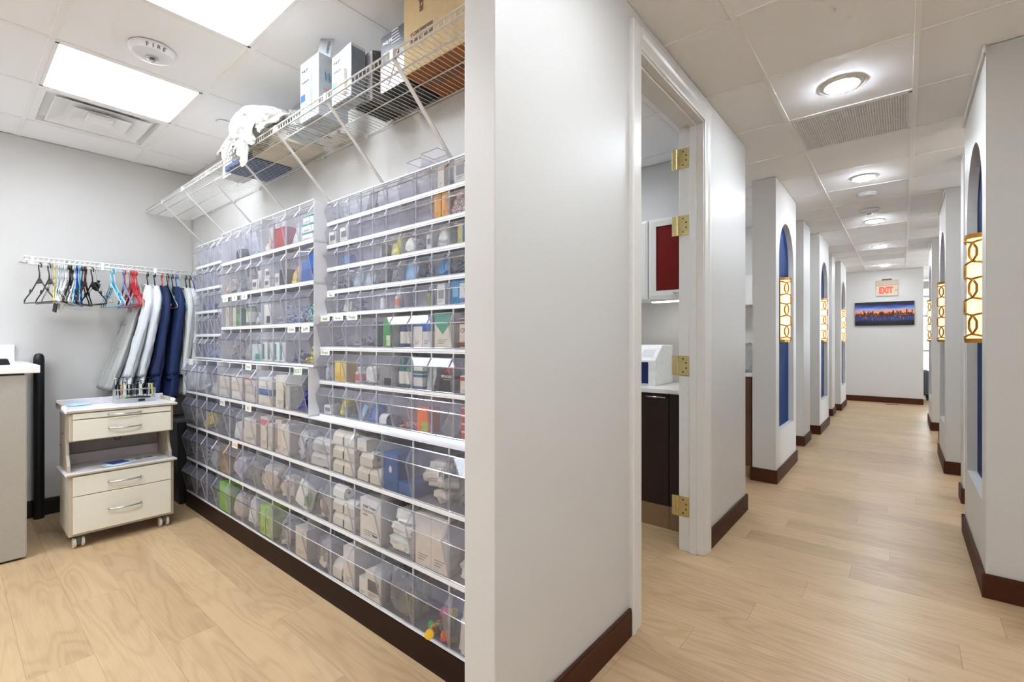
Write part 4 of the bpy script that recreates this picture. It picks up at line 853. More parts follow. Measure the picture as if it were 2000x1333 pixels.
# boxes on the shelf (fronts face the room)
def prod(label, x0, x1, y0, y1, hh, col, side, logo, accent, bottom=None, name='carton', dark=False, brand=('PHILIPS', 'sonicare')):
    w_, d_ = x1-x0, y1-y0
    t = thing(name, label, 'box', ((x0+x1)/2, (y0+y1)/2, DZ))
    MB().box(-w_/2, w_/2, -d_/2, d_/2, 0, hh).build('carton', cm(col, .3), t, bevel=.0015)
    bx('side_panel', cm(side, .3), (w_/2, w_/2+.0006, -d_/2+.001, d_/2-.001, .001, hh-.001), t)
    f = -d_/2-.0007
    bx('label_panel', cm(accent, .4), (-w_*.47, -w_*.22, f, f+.0006, hh*.34, hh*.46), t)
    tm_ = cm((245,245,245) if dark else (70,80,100))
    text(brand[0], w_*.12, tm_, t, (-w_*.22, f-.0002, hh*.84), (PI/2, 0, 0), bold=.0002); text(brand[1], w_*.12, tm_, t, (-w_*.22, f-.0002, hh*.66), (PI/2, 0, 0), bold=.0002)
    if bottom: bx('bottom_panel', cm(bottom, .5), (-w_/2+.002, w_/2-.002, -d_/2+.002, d_/2-.002, -.0006, 0), t)
    return t, f, w_, d_
t, f, w_, d_ = prod('white electric toothbrush box with a torn flap standing up', -2.150, -1.985, 1.055, 1.20, .272, (192,198,206), (178,182,185), 1, (40,84,140), (176,186,192))
MB().tube([(w_*.12, f-.002, .03), (w_*.12, f-.002, .15), (w_*.12, f-.002, .20)], [.008, .008, .003], 8).build('printed_toothbrush', cm((150,180,226)), t)
MB().tube([(w_*.30, f-.001, .03), (w_*.30, f-.001, .22)], .009, 8).build('printed_handle', cm((222,216,190)), t)
q = MB(); q.box(-.03, .03, -.0015, .0015, 0, .125); o = q.build('torn_flap', cm((188,190,192)), t, (.02, -.02, .268), (.05, .22, .75)); text('HX6800', .016, cm((60,62,66)), o, (.012, -.0022, .075), (PI/2, PI/2, 0))
for k in range(5): MB().tube([(w_/2+.0015, -.04+.02*k, .16), (w_/2+.0015, -.045+.02*k, .195)], .0035, 6).build('printed_bristle', cm((60,120,150)), t)
bx('printed_stripe', cm((214,150,140)), (w_/2+.0004, w_/2+.001, -.05, .05, .115, .122), t)
t, f, w_, d_ = prod('second white toothbrush box with curved top, beside the grey box', -1.885, -1.735, 1.062, 1.128, .205, (190,199,208), (140,150,160), 1, (40,84,150), (168,180,188))
MB().prism([(-.075, 0), (.075, 0), (.075, .012), (.04, .010), (-.02, .002)], 'y', -d_/2, d_/2).build('bulged_top', cm((226,234,242), .3), t, (0, 0, .205))
MB().tube([(w_*.2, f-.001, .02), (w_*.2, f-.001, .12)], .012, 8).build('printed_handle', cm((246,244,232)), t)
t, f, w_, d_ = prod('grey toothbrush box with a folded open lid', -1.828, -1.700, 1.138, 1.30, .205, (176,176,182), (142,142,140), 1, (40,40,44), (16,16,18), dark=True)
bx('purple_label', cm((140,50,130)), (-w_*.46, -w_*.25, f-.0004, f+.0004, .055, .085), t)
MB().tube([(-.02, f-.001, .03), (.0, f-.001, .06), (.03, f-.001, .02)], .003, 6).build('printed_brush', cm((226,226,230)), t); MB().tube([(.0, f-.001, .06), (.03, f-.001, .15)], .003, 6).build('printed_brush', cm((226,226,230)), t)
q = MB().add([(-.06, -.08, 0), (.06, -.08, 0), (.06, .05, .05), (-.05, .03, .06), (-.06, -.08, .002), (.06, -.08, .002), (.06, .05, .052), (-.05, .03, .062)], [(0,1,2,3),(4,5,6,7),(0,1,5,4),(1,2,6,5),(2,3,7,6),(3,0,4,7)]); q.build('lid_flap', cm((120,120,122)), t, (0, 0, .205))
t, f, w_, d_ = prod('black and silver toothbrush box next to the brown carton', -1.640, -1.472, 1.138, 1.305, .23, (70,72,82), (44,44,50), 1, (20,20,22), (14,14,16), dark=True)
bx('silver_panel', cm((198,196,206)), (-w_*.5, w_*.5, f-.0003, f+.0004, .0, .105), t); bx('black_panel', cm((18,18,20)), (-w_*.48, w_*.2, f-.0005, f+.0004, .105, .15), t)
MB().tube([(-.03, f-.001, .02), (-.0, f-.001, .07), (.035, f-.001, .03)], .003, 6).build('printed_brush', cm((236,236,240)), t); MB().tube([(-.0, f-.001, .07), (.04, f-.001, .15)], .003, 6).build('printed_brush', cm((236,236,240)), t)
for k in range(5): bx('print_line', cm((190,190,196)), (-.01, .05-.005*k, f-.0005, f+.0004, .175+.012*k, .179+.012*k), t)
# brown shipping carton
t = thing('shipping_carton', 'brown cardboard shipping carton printed Colgate at the shelf end', 'box', (-1.226, 1.218, DZ))
KR = cm((188,162,120), .85); KD = cm((92,70,44), .8)
MB().box(-.236, .236, -.10, .10, 0, .335).build('carton', KR, t, bevel=.002)
bx('bottom_flaps', cm((150,86,36), .8), (-.234, .234, -.098, .098, -.0008, 0), t)
bx('bottom_tape', cm((120,70,30), .5), (-.216, .216, -.02, .02, -.0014, -.0008), t)
bx('logo_block', KD, (-.195, -.070, -.1008, -.0999, .108, .145), t); text('Colgate', .036, KR, t, (-.133, -.1016, .126), (PI/2, 0, 0), bold=.0006)
text('THE PARTNERSHIP', .0095, KD, t, (-.133, -.1012, .099), (PI/2, 0, 0))
MB().prism([(-.143, .205), (-.123, .205), (-.123, .25), (-.115, .25), (-.133, .27), (-.151, .25), (-.143, .25)], 'y', -.1008, -.0999).build('arrow', KD, t)
text('UP', .016, KR, t, (-.133, -.1014, .228), (PI/2, 0, 0), bold=.0004)
# flat goods lying on the deck
carton('flat_box', 'flat dark blue box lying on the wire shelf under the white bundle', -2.93, 1.185, DZ, .34, .24, .03, (36,74,130), None, None)
carton('white_carton', 'white carton with a small picture standing behind the white bundle', -3.18, 1.165, DZ, .135, .12, .15, (228,230,230), (120,130,134), None, pattern='low')
carton('cream_flat_box', 'flat cream box with blue logo under the white bundle', -2.55, 1.18, DZ, .34, .22, .05, (222,214,192), None, None)
for k, tx in enumerate(('V', 'S')): text(tx, .05, cm((36,56,130)), bpy.data.objects['cream_flat_box'], (.03+.05*k, .0, -.001), (PI, 0, .6))
# crumpled clear bags
FILM2 = clear('shelf_film', (.86,.87,.87), .45, (226,228,226), rough=.12)
bag('crumpled clear plastic bag between the white bundle and toothbrush box', -2.27, 1.16, DZ, .17, .2, .13, FILM2, name='plastic_bag', cat='bag', amp=.5)
bag('sagging white plastic bag at the back of the wire shelf', -2.22, 1.26, DZ-.0, .2, .1, .05, cm((226,224,218), .5), name='plastic_bag', cat='bag', amp=.4)
# draped white bundle
def drape(name, label, x0, x1, path, seed, m, ragged=.5, amp=.03):
    rs = random.Random(seed); nu, nv = 46, 40; pts = [Vector(p) for p in path]; ln = [0]
    for a, b in zip(pts, pts[1:]): ln.append(ln[-1]+(b-a).length)
    def P(s_):
        s_ = max(0, min(ln[-1], s_))
        for k in range(len(pts)-1):
            if s_ <= ln[k+1]: return pts[k].lerp(pts[k+1], (s_-ln[k])/(ln[k+1]-ln[k]))
        return pts[-1]
    vs = []
    for i in range(nu+1):
        u = i/nu; end = ln[-1]*(1-ragged*(1-math.exp(-((u-.6)/.28)**2))-.10*(1+noise.noise(Vector((u*16, seed, 0)))))
        for j in range(nv+1):
            v = j/nv; p = P(end*v); x_ = x0+(x1-x0)*u
            nn = noise.noise_vector(Vector((u*9+seed, v*2.5, seed)))*amp + noise.noise_vector(Vector((u*22, v*6, seed*2)))*amp*.5
            pin = min(1, .35+abs(u-.5)*1.1)
            vs.append((x_+nn.x*1.2+(0.5-u)*(1-abs(2*v-1))*.05, p.y+nn.y*1.1, p.z+nn.z*1.1-.05*abs(u-.45)))
    mb = MB().add(vs, [(i*(nv+1)+j, (i+1)*(nv+1)+j, (i+1)*(nv+1)+j+1, i*(nv+1)+j+1) for i in range(nu) for j in range(nv)])
    o = mb.build(name, m, smooth=True); s_ = o.modifiers.new('thick', 'SOLIDIFY'); s_.thickness = .0012
    return tag(o, label, 'plastic bundle')
SHEET = mat('white_sheet', (196,195,188), .6, vary=.02)

t = thing('plastic_bundle', 'crumpled white plastic sheeting spilling over the wire shelf front', 'plastic bundle', (-2.66, 1.115, DZ+.0515))
bm = bmesh.new(); bmesh.ops.create_icosphere(bm, subdivisions=5, radius=1)
for v in bm.verts:
    p = v.co.copy(); q = Vector([math.copysign(abs(a_)**.75, a_) for a_ in p])
    rdg = sum((1-2*abs(noise.noise(p*f_+Vector((f_, 3.1, 7)))))*g_ for f_, g_ in ((1.6, .20), (3.4, .13), (7.5, .055)))
    q *= 1+rdg*.75; z = max(0, (q.z+.62)*.105)
    v.co = Vector((q.x*.23, max(-.145, min(.19, q.y*.125)), z*(1-.25*abs(q.x))))
me = bpy.data.meshes.new('heap'); bm.to_mesh(me); bm.free(); me.materials.append(SHEET)
o = bpy.data.objects.new('heap', me); COL.objects.link(o); o.parent = t
for nm, x0_, x1_, pth, sd in (('hanging_fold', -.06, .20, [(0,-.04,.13),(0,-.09,.11),(0,-.135,.04),(0,-.148,-.05),(0,-.15,-.20)], 3.3), ('hanging_fold', -.26, -.04, [(0,-.04,.10),(0,-.10,.08),(0,-.14,.02),(0,-.15,-.05),(0,-.152,-.12)], 6.1), ('loose_strip', .14, .34, [(0,.05,.09),(0,-.03,.08),(0,-.10,.03),(0,-.14,-.03),(0,-.15,-.06)], 9.4)):
    o = drape(nm, '', x0_, x1_, pth, sd, SHEET, .35, .022); o.parent = t
    for kk in ('label', 'category'): del o[kk]
# ================================================================== HANGER RAIL ON THE LEFT WALL
RZ, RX = 1.738, -4.27
t = thing('hanging_rail_shelf', 'short white wire shelf with hanging rod on the left wall', 'shelf', (0, 0, 0))
mb = MB(); y = .33
while y < 1.315:
    mb.tube([(XL+.006, y, RZ), (RX, y, RZ), (RX+.004, y, RZ-.003), (RX+.004, y, RZ-.026)], .0022, 5); y += .0254
o = mb.build('deck_wires', WIRE, t); o['kind'] = 'stuff'
for xx, zz, rr in ((RX+.003, RZ, .0045), (RX+.006, RZ-.026, .0045), (XL+.008, RZ-.002, .0045), (XL+.15, RZ-.003, .003)): MB().tube([(xx, .32, zz), (xx, 1.318, zz)], rr, 8).build('rail_wire', WIRE, t, smooth=True)
MB().tube([(RX+.004, .34, RZ-.044), (RX+.004, 1.318, RZ-.044)], .0042, 8).build('hanging_rod', WIRE, t, smooth=True)
for yy in (.36, .70, 1.0, 1.26): bx('rod_bracket', WHITE, (RX-.002, RX+.012, yy-.008, yy+.008, RZ-.05, RZ+.004), t, bevel=.003)
for yy in (.52, 1.1):
    MB().tube([(RX, yy, RZ), (XL+.006, yy, RZ-.30)], .004, 6).build('brace', WIRE, t)
# hangers
def hanger_mesh(wd=.2, hh=.20, r_=.0042, notch=True):
    mb = MB()
    hook = [(.019*math.cos(a), 0, .019*math.sin(a)) for a in [math.radians(q) for q in (-35, 0, 30, 60, 90, 120, 150, 180)]] + [(-.016, 0, -.02), (-.002, 0, -.045), (0, 0, -.075)]
    mb.tube(hook, r_*.95, 6)
    zt = -.075; zb = -.075-hh+.04
    tri = [(0, 0, zt), (-wd*.5, 0, zt-(hh-.05)*.55), (-wd*.93, 0, zb+.028), (-wd, 0, zb+.012), (-wd*.98, 0, zb), (0, 0, zb-.002), (wd*.98, 0, zb), (wd, 0, zb+.012), (wd*.93, 0, zb+.028), (wd*.5, 0, zt-(hh-.05)*.55)]
    mb.tube(tri, r_, 6, closed=True)
    if notch:
        for s_ in (-1, 1): mb.tube([(s_*wd*.55, 0, zt-(hh-.05)*.55), (s_*wd*.60, 0, zt-(hh-.05)*.48), (s_*wd*.66, 0, zt-(hh-.05)*.60)], r_*.8, 5)
        mb.add([(0, -.002, zt), (-wd*.2, -.002, zt-.04), (wd*.2, -.002, zt-.04), (0, .002, zt), (-wd*.2, .002, zt-.04), (wd*.2, .002, zt-.04)], [(0,1,2),(5,4,3),(0,3,4,1),(1,4,5,2),(2,5,3,0)])
    return mb.mesh('clothes_hanger', True)
HM = [hanger_mesh(), hanger_mesh(.21, .205, .0036), hanger_mesh(.2, .19, .0018, False)]
HL = [(78,'grey brown',(70,60,56),0,.45,'leftmost on the rod'),(96,'dark grey',(62,54,52),0,.42,'second from the left on the rod'),(101,'clear',None,2,.2,'third from the left on the rod'),(103.5,'silver wire',(180,180,182),2,.3,'just before the yellow one'),(107,'yellow',(222,204,96),1,-.1,'near the left end of the rod'),
 (115,'pale silver',(206,210,212),1,-.15,'right after the yellow one'),(119,'light grey',(200,206,208),1,-.2,'among the white hangers'),(122.5,'pale grey',(216,220,220),1,-.22,'before the white hangers'),(127,'white',(236,238,236),1,-.25,'first of two white ones'),(130.5,'off white',(228,230,224),1,-.25,'second of two white ones'),
 (135,'black',(22,20,22),0,-.25,'after the white hangers'),(139,'dark brown',(52,32,28),0,-.25,'first of two brown ones'),(141.5,'brown black',(40,28,26),0,-.25,'second of two brown ones'),(143.5,'pinkish white',(232,222,224),1,-.25,'before the aqua one'),(147,'pale aqua',(150,214,222),1,-.2,'in the left cluster'),
 (150.5,'royal blue',(24,60,170),0,-.2,'in the left cluster'),(155,'sky blue',(70,164,214),1,-.15,'in the left cluster'),(160,'dark green',(24,70,60),0,-.3,'in the left cluster'),(165,'maroon',(74,28,30),0,-.3,'first of two maroon ones'),(167.5,'deep maroon',(60,24,26),0,-.28,'second of two maroon ones'),
 (180,'thick black',(20,20,20),0,.35,'alone right of the left cluster'),(189,'thin wire',(150,150,150),2,.5,'carrying a black clip'),(217,'pale turquoise',(160,222,232),1,.15,'first of the light blue trio'),(220.5,'bright blue',(70,160,214),1,.15,'middle of the light blue trio'),(224,'icy blue',(176,226,234),1,.15,'last of the light blue trio'),
 (241,'cornflower blue',(84,158,216),1,0,'just before the red ones'),(244,'tomato red',(214,60,64),0,0,'first red one'),(253.5,'slim black',(30,28,30),2,.1,'among the red ones'),(256.7,'scarlet',(218,56,70),0,.05,'second red one'),(260,'crimson',(206,44,66),0,0,'third red one'),(263,'bright red',(224,60,72),0,.03,'fourth red one'),(266.3,'cherry red',(212,48,62),0,.0,'last of the empty red ones'),
 (288,'charcoal',(34,34,36),0,.0,'holding the first white lab coat'),(302,'graphite',(38,38,40),0,.0,'holding the second white lab coat'),(316.5,'coral red',(226,70,60),0,.0,'holding the first navy jacket'),(327,'jet black',(18,18,20),0,.1,'behind the first navy jacket'),(332,'grey green',(140,170,164),1,0,'between the navy jackets'),(336.5,'dark grey plastic',(46,42,44),0,0,'between the navy jackets'),
 (344,'cobalt blue',(34,84,190),0,0,'holding the second navy jacket'),(350,'mint green',(186,222,206),1,0,'next to the second navy jacket'),(363,'matte black',(20,20,20),0,0,'holding the short white coat'),(371,'ink black',(26,26,28),0,0,'holding the last white coat'),(375,'milky white',(226,226,222),1,0,'near the bin racks'),(379.6,'vivid blue',(30,60,180),0,0,'last on the rod by the bin racks')]
def yrail(px):
    u = (px-1000)/920; c_, s_ = math.cos(cam.rotation_euler.z), math.sin(cam.rotation_euler.z); rx, ry = c_*u-s_, s_*u+c_
    return RX*ry/rx
for px, nm, col, hm, yaw, where in HL:
    m = cm(col, .35) if col else FILM2
    me = HM[hm].copy(); me.materials.append(m)
    o = bpy.data.objects.new('clothes_hanger', me); COL.objects.link(o); o.location = (RX+.004, yrail(px), RZ-.044-.0042-.019+.004+.019*0-.0+.019*0); o.rotation_euler = (rc.uniform(-.04, .04), 0, yaw*(.55 if yaw > 0 else 1.15))
    o.location.z = RZ-.044+.0042-.019+.0041
    tag(o, '%s hanger %s' % (nm, where), 'hanger', 'clothes hangers on the rod')
# clip on the wire hanger and small tags below the left cluster
yy = yrail(189)
o = MB().box(-.02, .02, -.009, .009, -.055, 0).box(-.008, .008, -.006, .006, 0, .02).build('garment_clip', BLACK, None, (RX-.0, yy+.006, 1.60), (0, .5, .5), bevel=.004); tag(o, 'black garment clip on the thin wire hanger', 'clip')
o = MB().box(-.018, .018, -.003, .003, -.075, 0).build('size_tag', BLACK, None, (RX+.06, yrail(107), 1.46), (0, .25, .4), bevel=.003); tag(o, 'black tag dangling under the left hangers', 'tag')
o = MB().prism([(-.05, 0), (.03, .02), (.06, -.03), (.02, -.085), (-.03, -.05)], 'y', -.002, .002).build('paper_tag', cm((226,220,206)), None, (RX+.05, yrail(114), 1.475), (0, .1, .3)); tag(o, 'cream paper tag dangling under the pale hangers', 'tag')
# coats
def coat(label, px, z_bot, col, lean, wx, thick, seed, collar=None, rough=.75, sleeves=True, xo=0, cuff=False, vary=.03):
    y0 = yrail(px); zt = RZ-.13
    t = thing('hanging_coat', label, 'coat', (RX+.004+xo, y0, z_bot))
    hgt = zt-z_bot; m = mat('cloth_%d_%d_%d' % col, col, rough, vary=vary, scale=14, bump=.3)
    def loft(name, rows, cx, wd, th, le, mm, close=True):
        n = 40; vs = []; nr = 26
        for j in range(nr+1):
            v = j/nr
            w2 = wd(v); z = rows(v); t2 = th(v)
            for k in range(n):
                a = 2*PI*k/n; ca, sa = math.cos(a), math.sin(a)
                fold = .008*(1-v*.6)*(math.sin(ca*9+seed+v*1.5)+.7*math.sin(ca*17+seed*2-v*2))+.010*noise.noise(Vector((ca*3+seed, sa*2, v*4)))+.005*noise.noise(Vector((ca*8+seed, sa, v*11)))
                vs.append((cx(v)+ca*w2*(1+.0), -le(v)+math.copysign(abs(sa)**.7, sa)*t2+fold, z))
        fs = [(j*n+k, j*n+(k+1) % n, (j+1)*n+(k+1) % n, (j+1)*n+k) for j in range(nr) for k in range(n)]
        fs += [tuple(range(n))[::-1], tuple(nr*n+k for k in range(n))]
        return MB().add(vs, fs).build(name, mm, t, smooth=True)
    sh = lambda v: 1 if v < .84 else max(.16, 1-((v-.84)/.16)**1.15*.84)
    loft('coat_body', lambda v: v*hgt-(.0 if v < .97 else 0), lambda v: 0, lambda v: wx*(1.06-.12*v)*sh(v), lambda v: thick*(1.25-.55*v)*(1 if v < .9 else 1-(v-.9)*5), lambda v: lean*(1-v)**1.15, m)
    if sleeves:
        for s_ in (-1, 1):
            if s_ == -1 and not cuff: pass
            L_ = min(.60, hgt*.86)
            zc = lambda v: hgt-.055-L_*(1-v)+.045*max(0, (v-.78)/.22)
            loft('sleeve', zc, lambda v, s_=s_: s_*(wx*.92-.02*(1-v)-wx*.42*max(0, (v-.78)/.22)**1.3), lambda v: (.045+.018*v)*(1 if v < .82 else 1-.72*((v-.82)/.18)**2), lambda v: (.020+.008*v)*(1 if v < .9 else 1-.5*(v-.9)/.1), lambda v: lean*(1-(zc(v)/hgt))**1.15+.012, m)
            if cuff: loft('cuff', lambda v: hgt-.055-L_-.03+.035*v, lambda v, s_=s_: s_*(wx*.92-.02), lambda v: .040, lambda v: .019, lambda v: lean*(1-(zc(0)/hgt))**1.15+.012, m)
    MB().tube([(.038*math.cos(a), .014*math.sin(a)-.002, hgt-.004-.008*math.cos(a*2)) for a in [2*PI*k/14 for k in range(14)]], .006, 8, closed=True).build('collar', m if not collar else cm(collar), t, smooth=True)
    for k in range(4): MB().lathe([(0, 0), (.006, 0), (.006, -.002), (0, -.003)], 10, axis='y', c=(wx*.2, -lean*(1-.2-.18*k)**1.15-thick*1.15, hgt*(.2+.18*k))).build('button', cm(tuple(max(0, int(v*.8)) for v in col)), t)
    return t
t = coat('long grey gown hanging leftmost of the coats', 279, .86, (176,176,172), .20, .17, .018, 1.0, sleeves=False, xo=-.06)
text('gowns', .03, cm((120,120,122)), t, (.02, -.098, .46), (PI/2-.17, 0, .0))
coat('white lab coat left of the other white coat', 288, .80, (206,209,213), .17, .19, .022, 2.2)
coat('white lab coat next to the navy jackets', 302, .80, (202,206,211), .13, .19, .022, 3.9)
coat('navy blue scrub jacket with cuffs, left of two', 319, .79, (15,34,78), .10, .185, .032, 5.1, cuff=True)
coat('navy blue scrub jacket with cuffs, right of two', 344, .78, (17,38,84), .08, .185, .034, 6.3, cuff=True)
coat('white coat behind the right navy jacket', 363, .80, (208,210,208), .05, .175, .018, 7.7)
coat('last white coat beside the bin racks', 372.5, .80, (212,213,212), .02, .165, .014, 8.8)
# ================================================================== CART
FX = -3.66
t = thing('mobile_drawer_cart', 'cream and taupe drawer cart on casters below the coats', 'cart', (FX, .705, 0))
TAU = mat('taupe_laminate', (190,178,160), .38, vary=.02); CREAM = mat('cream_drawer_front', (232,229,214), .3, vary=.01); LAV = mat('white_worktop', (230,228,230), .25, vary=.01)
GRY = mat('grey_back_panel', (150,146,150), .5)
def cart_part(name, m, b, bevel=.003): return bx(name, m, b, t, bevel=bevel)
cart_part('lower_cabinet', TAU, (-.305, -.004, -.2525, .2525, .074, .424))
cart_part('side_skin', mat('cart_side', (212,206,190), .3), (-.29, -.03, -.2545, -.2525, .09, .41), .001)
cart_part('lower_shelf', LAV, (-.318, .012, -.268, .268, .4245, .437), .004)
cart_part('shelf_edge', TAU, (.012, .0145, -.262, .262, .425, .4365), .001)
up = [(-.318, .437), (-.045, .437), (-.045, .475), (-.085, .53), (-.105, .62), (-.105, .785), (-.318, .785)]
for s_ in (-1, 1): MB().prism(up, 'y', s_*.2525, s_*.2375).build('side_panel', TAU, t, bevel=.002)
cart_part('back_panel', GRY, (-.318, -.308, -.2375, .2375, .437, .785))
cart_part('back_ledge', mat('ledge_lilac', (206,198,206), .4), (-.308, -.290, -.2375, .2375, .437, .50))
cart_part('upper_drawer_box', TAU, (-.285, -.004, -.2505, .2505, .618, .785), .008)
cart_part('worktop', LAV, (-.325, .012, -.270, .270, .7855, .800), .004)
cart_part('worktop_edge', TAU, (.012, .0145, -.262, .262, .786, .7995), .001)
for s_ in (-1, 1):
    cart_part('gallery_rail', TAU, (-.325, -.06, s_*.270-(.014 if s_ > 0 else 0), s_*.270+(.014 if s_ < 0 else 0), .800, .826), .003)
    MB().lathe([(0, 0), (.013, 0), (.013, .02), (0, .02)], 14, axis='x', c=(-.075, s_*.263, .813)).build('rail_end', cm((238,236,224)), t, auto=40)
cart_part('gallery_back', mat('back_rail', (214,212,218), .4), (-.325, -.312, -.27, .27, .800, .838), .003)
MB().lathe([(.014, -.003), (.018, -.003), (.018, .003), (.014, .003)], 24, axis='x', c=(-.304, .02, .57)).build('grommet', BLACK, t)
for sy in (-.05, .03): MB().lathe([(0, 0), (.006, 0), (.006, -.002), (0, -.003)], 10, axis='y', c=(-.22+sy, -.2527, .62+sy)).build('screw_cap', cm((90,86,80)), t)
for nm, z0, z1, hz in (('drawer', .748, .780, .762), ('drawer', .625, .742, .680), ('drawer', .306, .417, .360), ('drawer', .090, .302, .198)):
    d = MB().box(-.003, .010, -.234, .234, z0, z1).build(nm, CREAM, t, bevel=.002)
    a = [(.010, -.078, hz), (.026, -.074, hz), (.034, -.05, hz-.001), (.038, 0, hz-.0015), (.034, .05, hz-.001), (.026, .074, hz), (.010, .078, hz)]
    MB().tube(a, .0045, 8).build('handle', CHROME, d, smooth=True)
for xx in (-.04, -.26):
    for yy in (-.205, .205):
        cs = MB().box(xx-.014, xx+.014, yy-.012, yy+.012, .058, .074).prism([(xx-.012, .03), (xx+.02, .03), (xx+.022, .06), (xx-.018, .06)], 'y', yy-.010, yy+.010).build('caster', cm((96,98,102), .35), t, bevel=.003)
        for s_ in (-1, 1):
            MB().lathe([(0, s_*.011), (.026, s_*.011), (.0295, s_*.014), (.0295, s_*.024), (.024, s_*.027), (0, s_*.027)], 22, axis='y', c=(xx+.004, yy, .0297)).build('wheel', cm((206,200,190), .4), cs, auto=40)
# things on the cart
CX, CYy, CZ = FX, .705, .8002
t = thing('syringe_rack', 'clear acrylic syringe stand on the cart worktop', 'rack', (-3.885, .80, CZ))
RKM = clear('rack_acrylic', (.97,.98,.98), .4, (246,248,248), gl=.4)
bx('base_block', RKM, (-.045, .045, -.105, .105, 0, .026), t, bevel=.003)
bx('upper_tier', RKM, (-.045, .03, -.105, .105, .082, .088), t); bx('end_plate', RKM, (-.045, .03, -.105, -.101, .026, .088), t); bx('end_plate', RKM, (-.045, .03, .101, .105, .026, .088), t)
bx('name_plate', BLACK, (.0452, .0462, .01, .045, .006, .022), t)
rs = random.Random(5)
scol = ['black','black','amber','white','black','black','grey','black','black','ivory','black','black','white','yellow']
SC = {'black': (20,20,22), 'amber': (226,160,70), 'white': (232,232,228), 'grey': (110,112,116), 'ivory': (226,218,196), 'yellow': (220,206,90)}
for k in range(14):
    yy = .708+.0142*k; xx = -3.905+(.03 if k % 2 else 0); zz = CZ+.028
    lab = '%s dental syringe in the acrylic stand, %s from the left' % (scol[k], ORD[k])
    sy = thing('dental_syringe', lab, 'syringe', (xx, yy, zz), rot=(rs.uniform(-.06, .06), rs.uniform(-.05, .05), 0), group='syringes in the acrylic stand')
    MB().lathe([(0, 0), (.0016, 0), (.002, .02), (.0055, .026), (.0055, .085), (.010, .086), (.010, .089), (0, .089)], 10).build('barrel', cm(SC[scol[k]], .35), sy, auto=40)
    hp = rs.uniform(.10, .135)
    MB().lathe([(.0022, .089), (.0022, hp), (.0095, hp+.001), (.0095, hp+.004), (0, hp+.005)], 10).build('plunger', cm(SC['black'] if k % 5 else SC['white'], .35), sy, auto=40)
o = MB().tube([(0, -.06, .008), (.01, -.03, .012), (.006, .02, .010), (.012, .07, .006)], [.003, .006, .007, .004], 8).build('curing_tool', cm((24,24,26), .4), None, (-3.832, .80, CZ+.026), smooth=True); tag(o, 'black hand tool lying across the syringe stand', 'tool')
o = MB().tube([(0, -.05, .006), (.004, -.03, .010), (.004, .01, .011)], .0045, 8).build('green_wand', cm((150,206,50), .4), None, (-3.845, .785, CZ+.026), smooth=True); tag(o, 'lime green wand on the syringe stand', 'tool')
bag('light blue sealed pouch on the cart worktop, left', -3.93, .53, CZ, .07, .13, .018, cm((176,204,220), .35), amp=.2, tip=.3)
t = thing('instrument_pouch', 'white pouch with blue print on the cart lower shelf', 'pouch', (-3.745, .69, .4373), .25)
me = blob(.11, .17, .016, .25, 4, 3, .5, .25); me.materials.append(cm((214,226,232), .35)); o = bpy.data.objects.new('pouch_body', me); COL.objects.link(o); o.parent = t
MB().add([(-.03,-.065,.0155),(.045,-.05,.0155),(.05,.035,.0155),(-.02,.03,.0155),(-.03,-.065,.0175),(.045,-.05,.0175),(.05,.035,.0175),(-.02,.03,.0175)],[(0,1,2,3),(4,5,6,7),(0,1,5,4),(1,2,6,5),(2,3,7,6),(3,0,4,7)]).build('blue_print', cm((26,66,140)), t)
t = thing('wrapped_probe', 'thin black marked probe wrapper on the cart lower shelf', 'wrapper', (-3.80, .835, .4373), .1)
bx('wrapper', cm((222,220,226)), (-.02, .02, -.06, .06, 0, .003), t); bx('black_mark', BLACK, (-.006, .006, -.05, -.015, .003, .0045), t); bx('black_mark', BLACK, (-.006, .006, .0, .04, .003, .0045), t)
# dark tote behind the cart
t = thing('black_tote', 'black plastic bin in the dark corner beside the cart', 'bin', (-4.20, 1.19, 0))
MB().add([(-.13,-.09,0),(.13,-.09,0),(.13,.09,0),(-.13,.09,0),(-.15,-.11,.60),(.15,-.11,.60),(.15,.11,.60),(-.15,.11,.60)],[(0,3,2,1),(4,5,6,7),(0,1,5,4),(1,2,6,5),(2,3,7,6),(3,0,4,7)]).build('tub', BLACK, t, bevel=.008)
bx('lid', mat('olive_lid', (70,72,64), .5), (-.155, .155, -.115, .115, .60, .625), t, bevel=.006)
# ================================================================== COUNTER AT THE LEFT EDGE
t = thing('counter_cabinet', 'grey laminate counter cabinet at the left edge of the picture', 'cabinet', (-3.715, -.55, 0))
PNL = mat('grey_laminate', (170,165,154), .4, vary=.03, scale=60)
bx('carcass', PNL, (-.84, 0, -.84, .838, .012, 1.012), t, bevel=.002); bx('plinth', BLACK, (-.82, -.02, -.83, .82, 0, .012), t)
bx('end_panel', cm((206,204,200)), (-.84, -.012, .8382, .842, .02, 1.01), t); bx('shadow_gap', BLACK, (-.83, -.006, -.83, .832, 1.012, 1.022), t)
o = bx('countertop', mat('white_quartz', (238,237,235), .2, vary=.02, scale=90), (XL+.002, -3.70, -1.40, .343, 1.0225, 1.066), bevel=.004); tag(o, 'white quartz countertop on the grey cabinet', 'countertop')
o = bx('backsplash', mat('white_splash', (238,238,236), .25), (XL+.001, XL+.022, -1.40, .30, 1.0665, 1.175), bevel=.002); tag(o, 'low white backsplash along the left wall', 'backsplash')
t = thing('desk_scanner', 'black handheld scanner base with round paddle on the counter', 'scanner', (-3.93, .185, 1.066))
MB().prism([(-.10, 0), (.055, 0), (.045, .034), (-.10, .034)], 'x', -.05, .05).build('base', BLACK, t, bevel=.004)
MB().tube([(0, -.07, .03), (0, -.085, .08)], .012, 10).build('neck', BLACK, t, smooth=True)
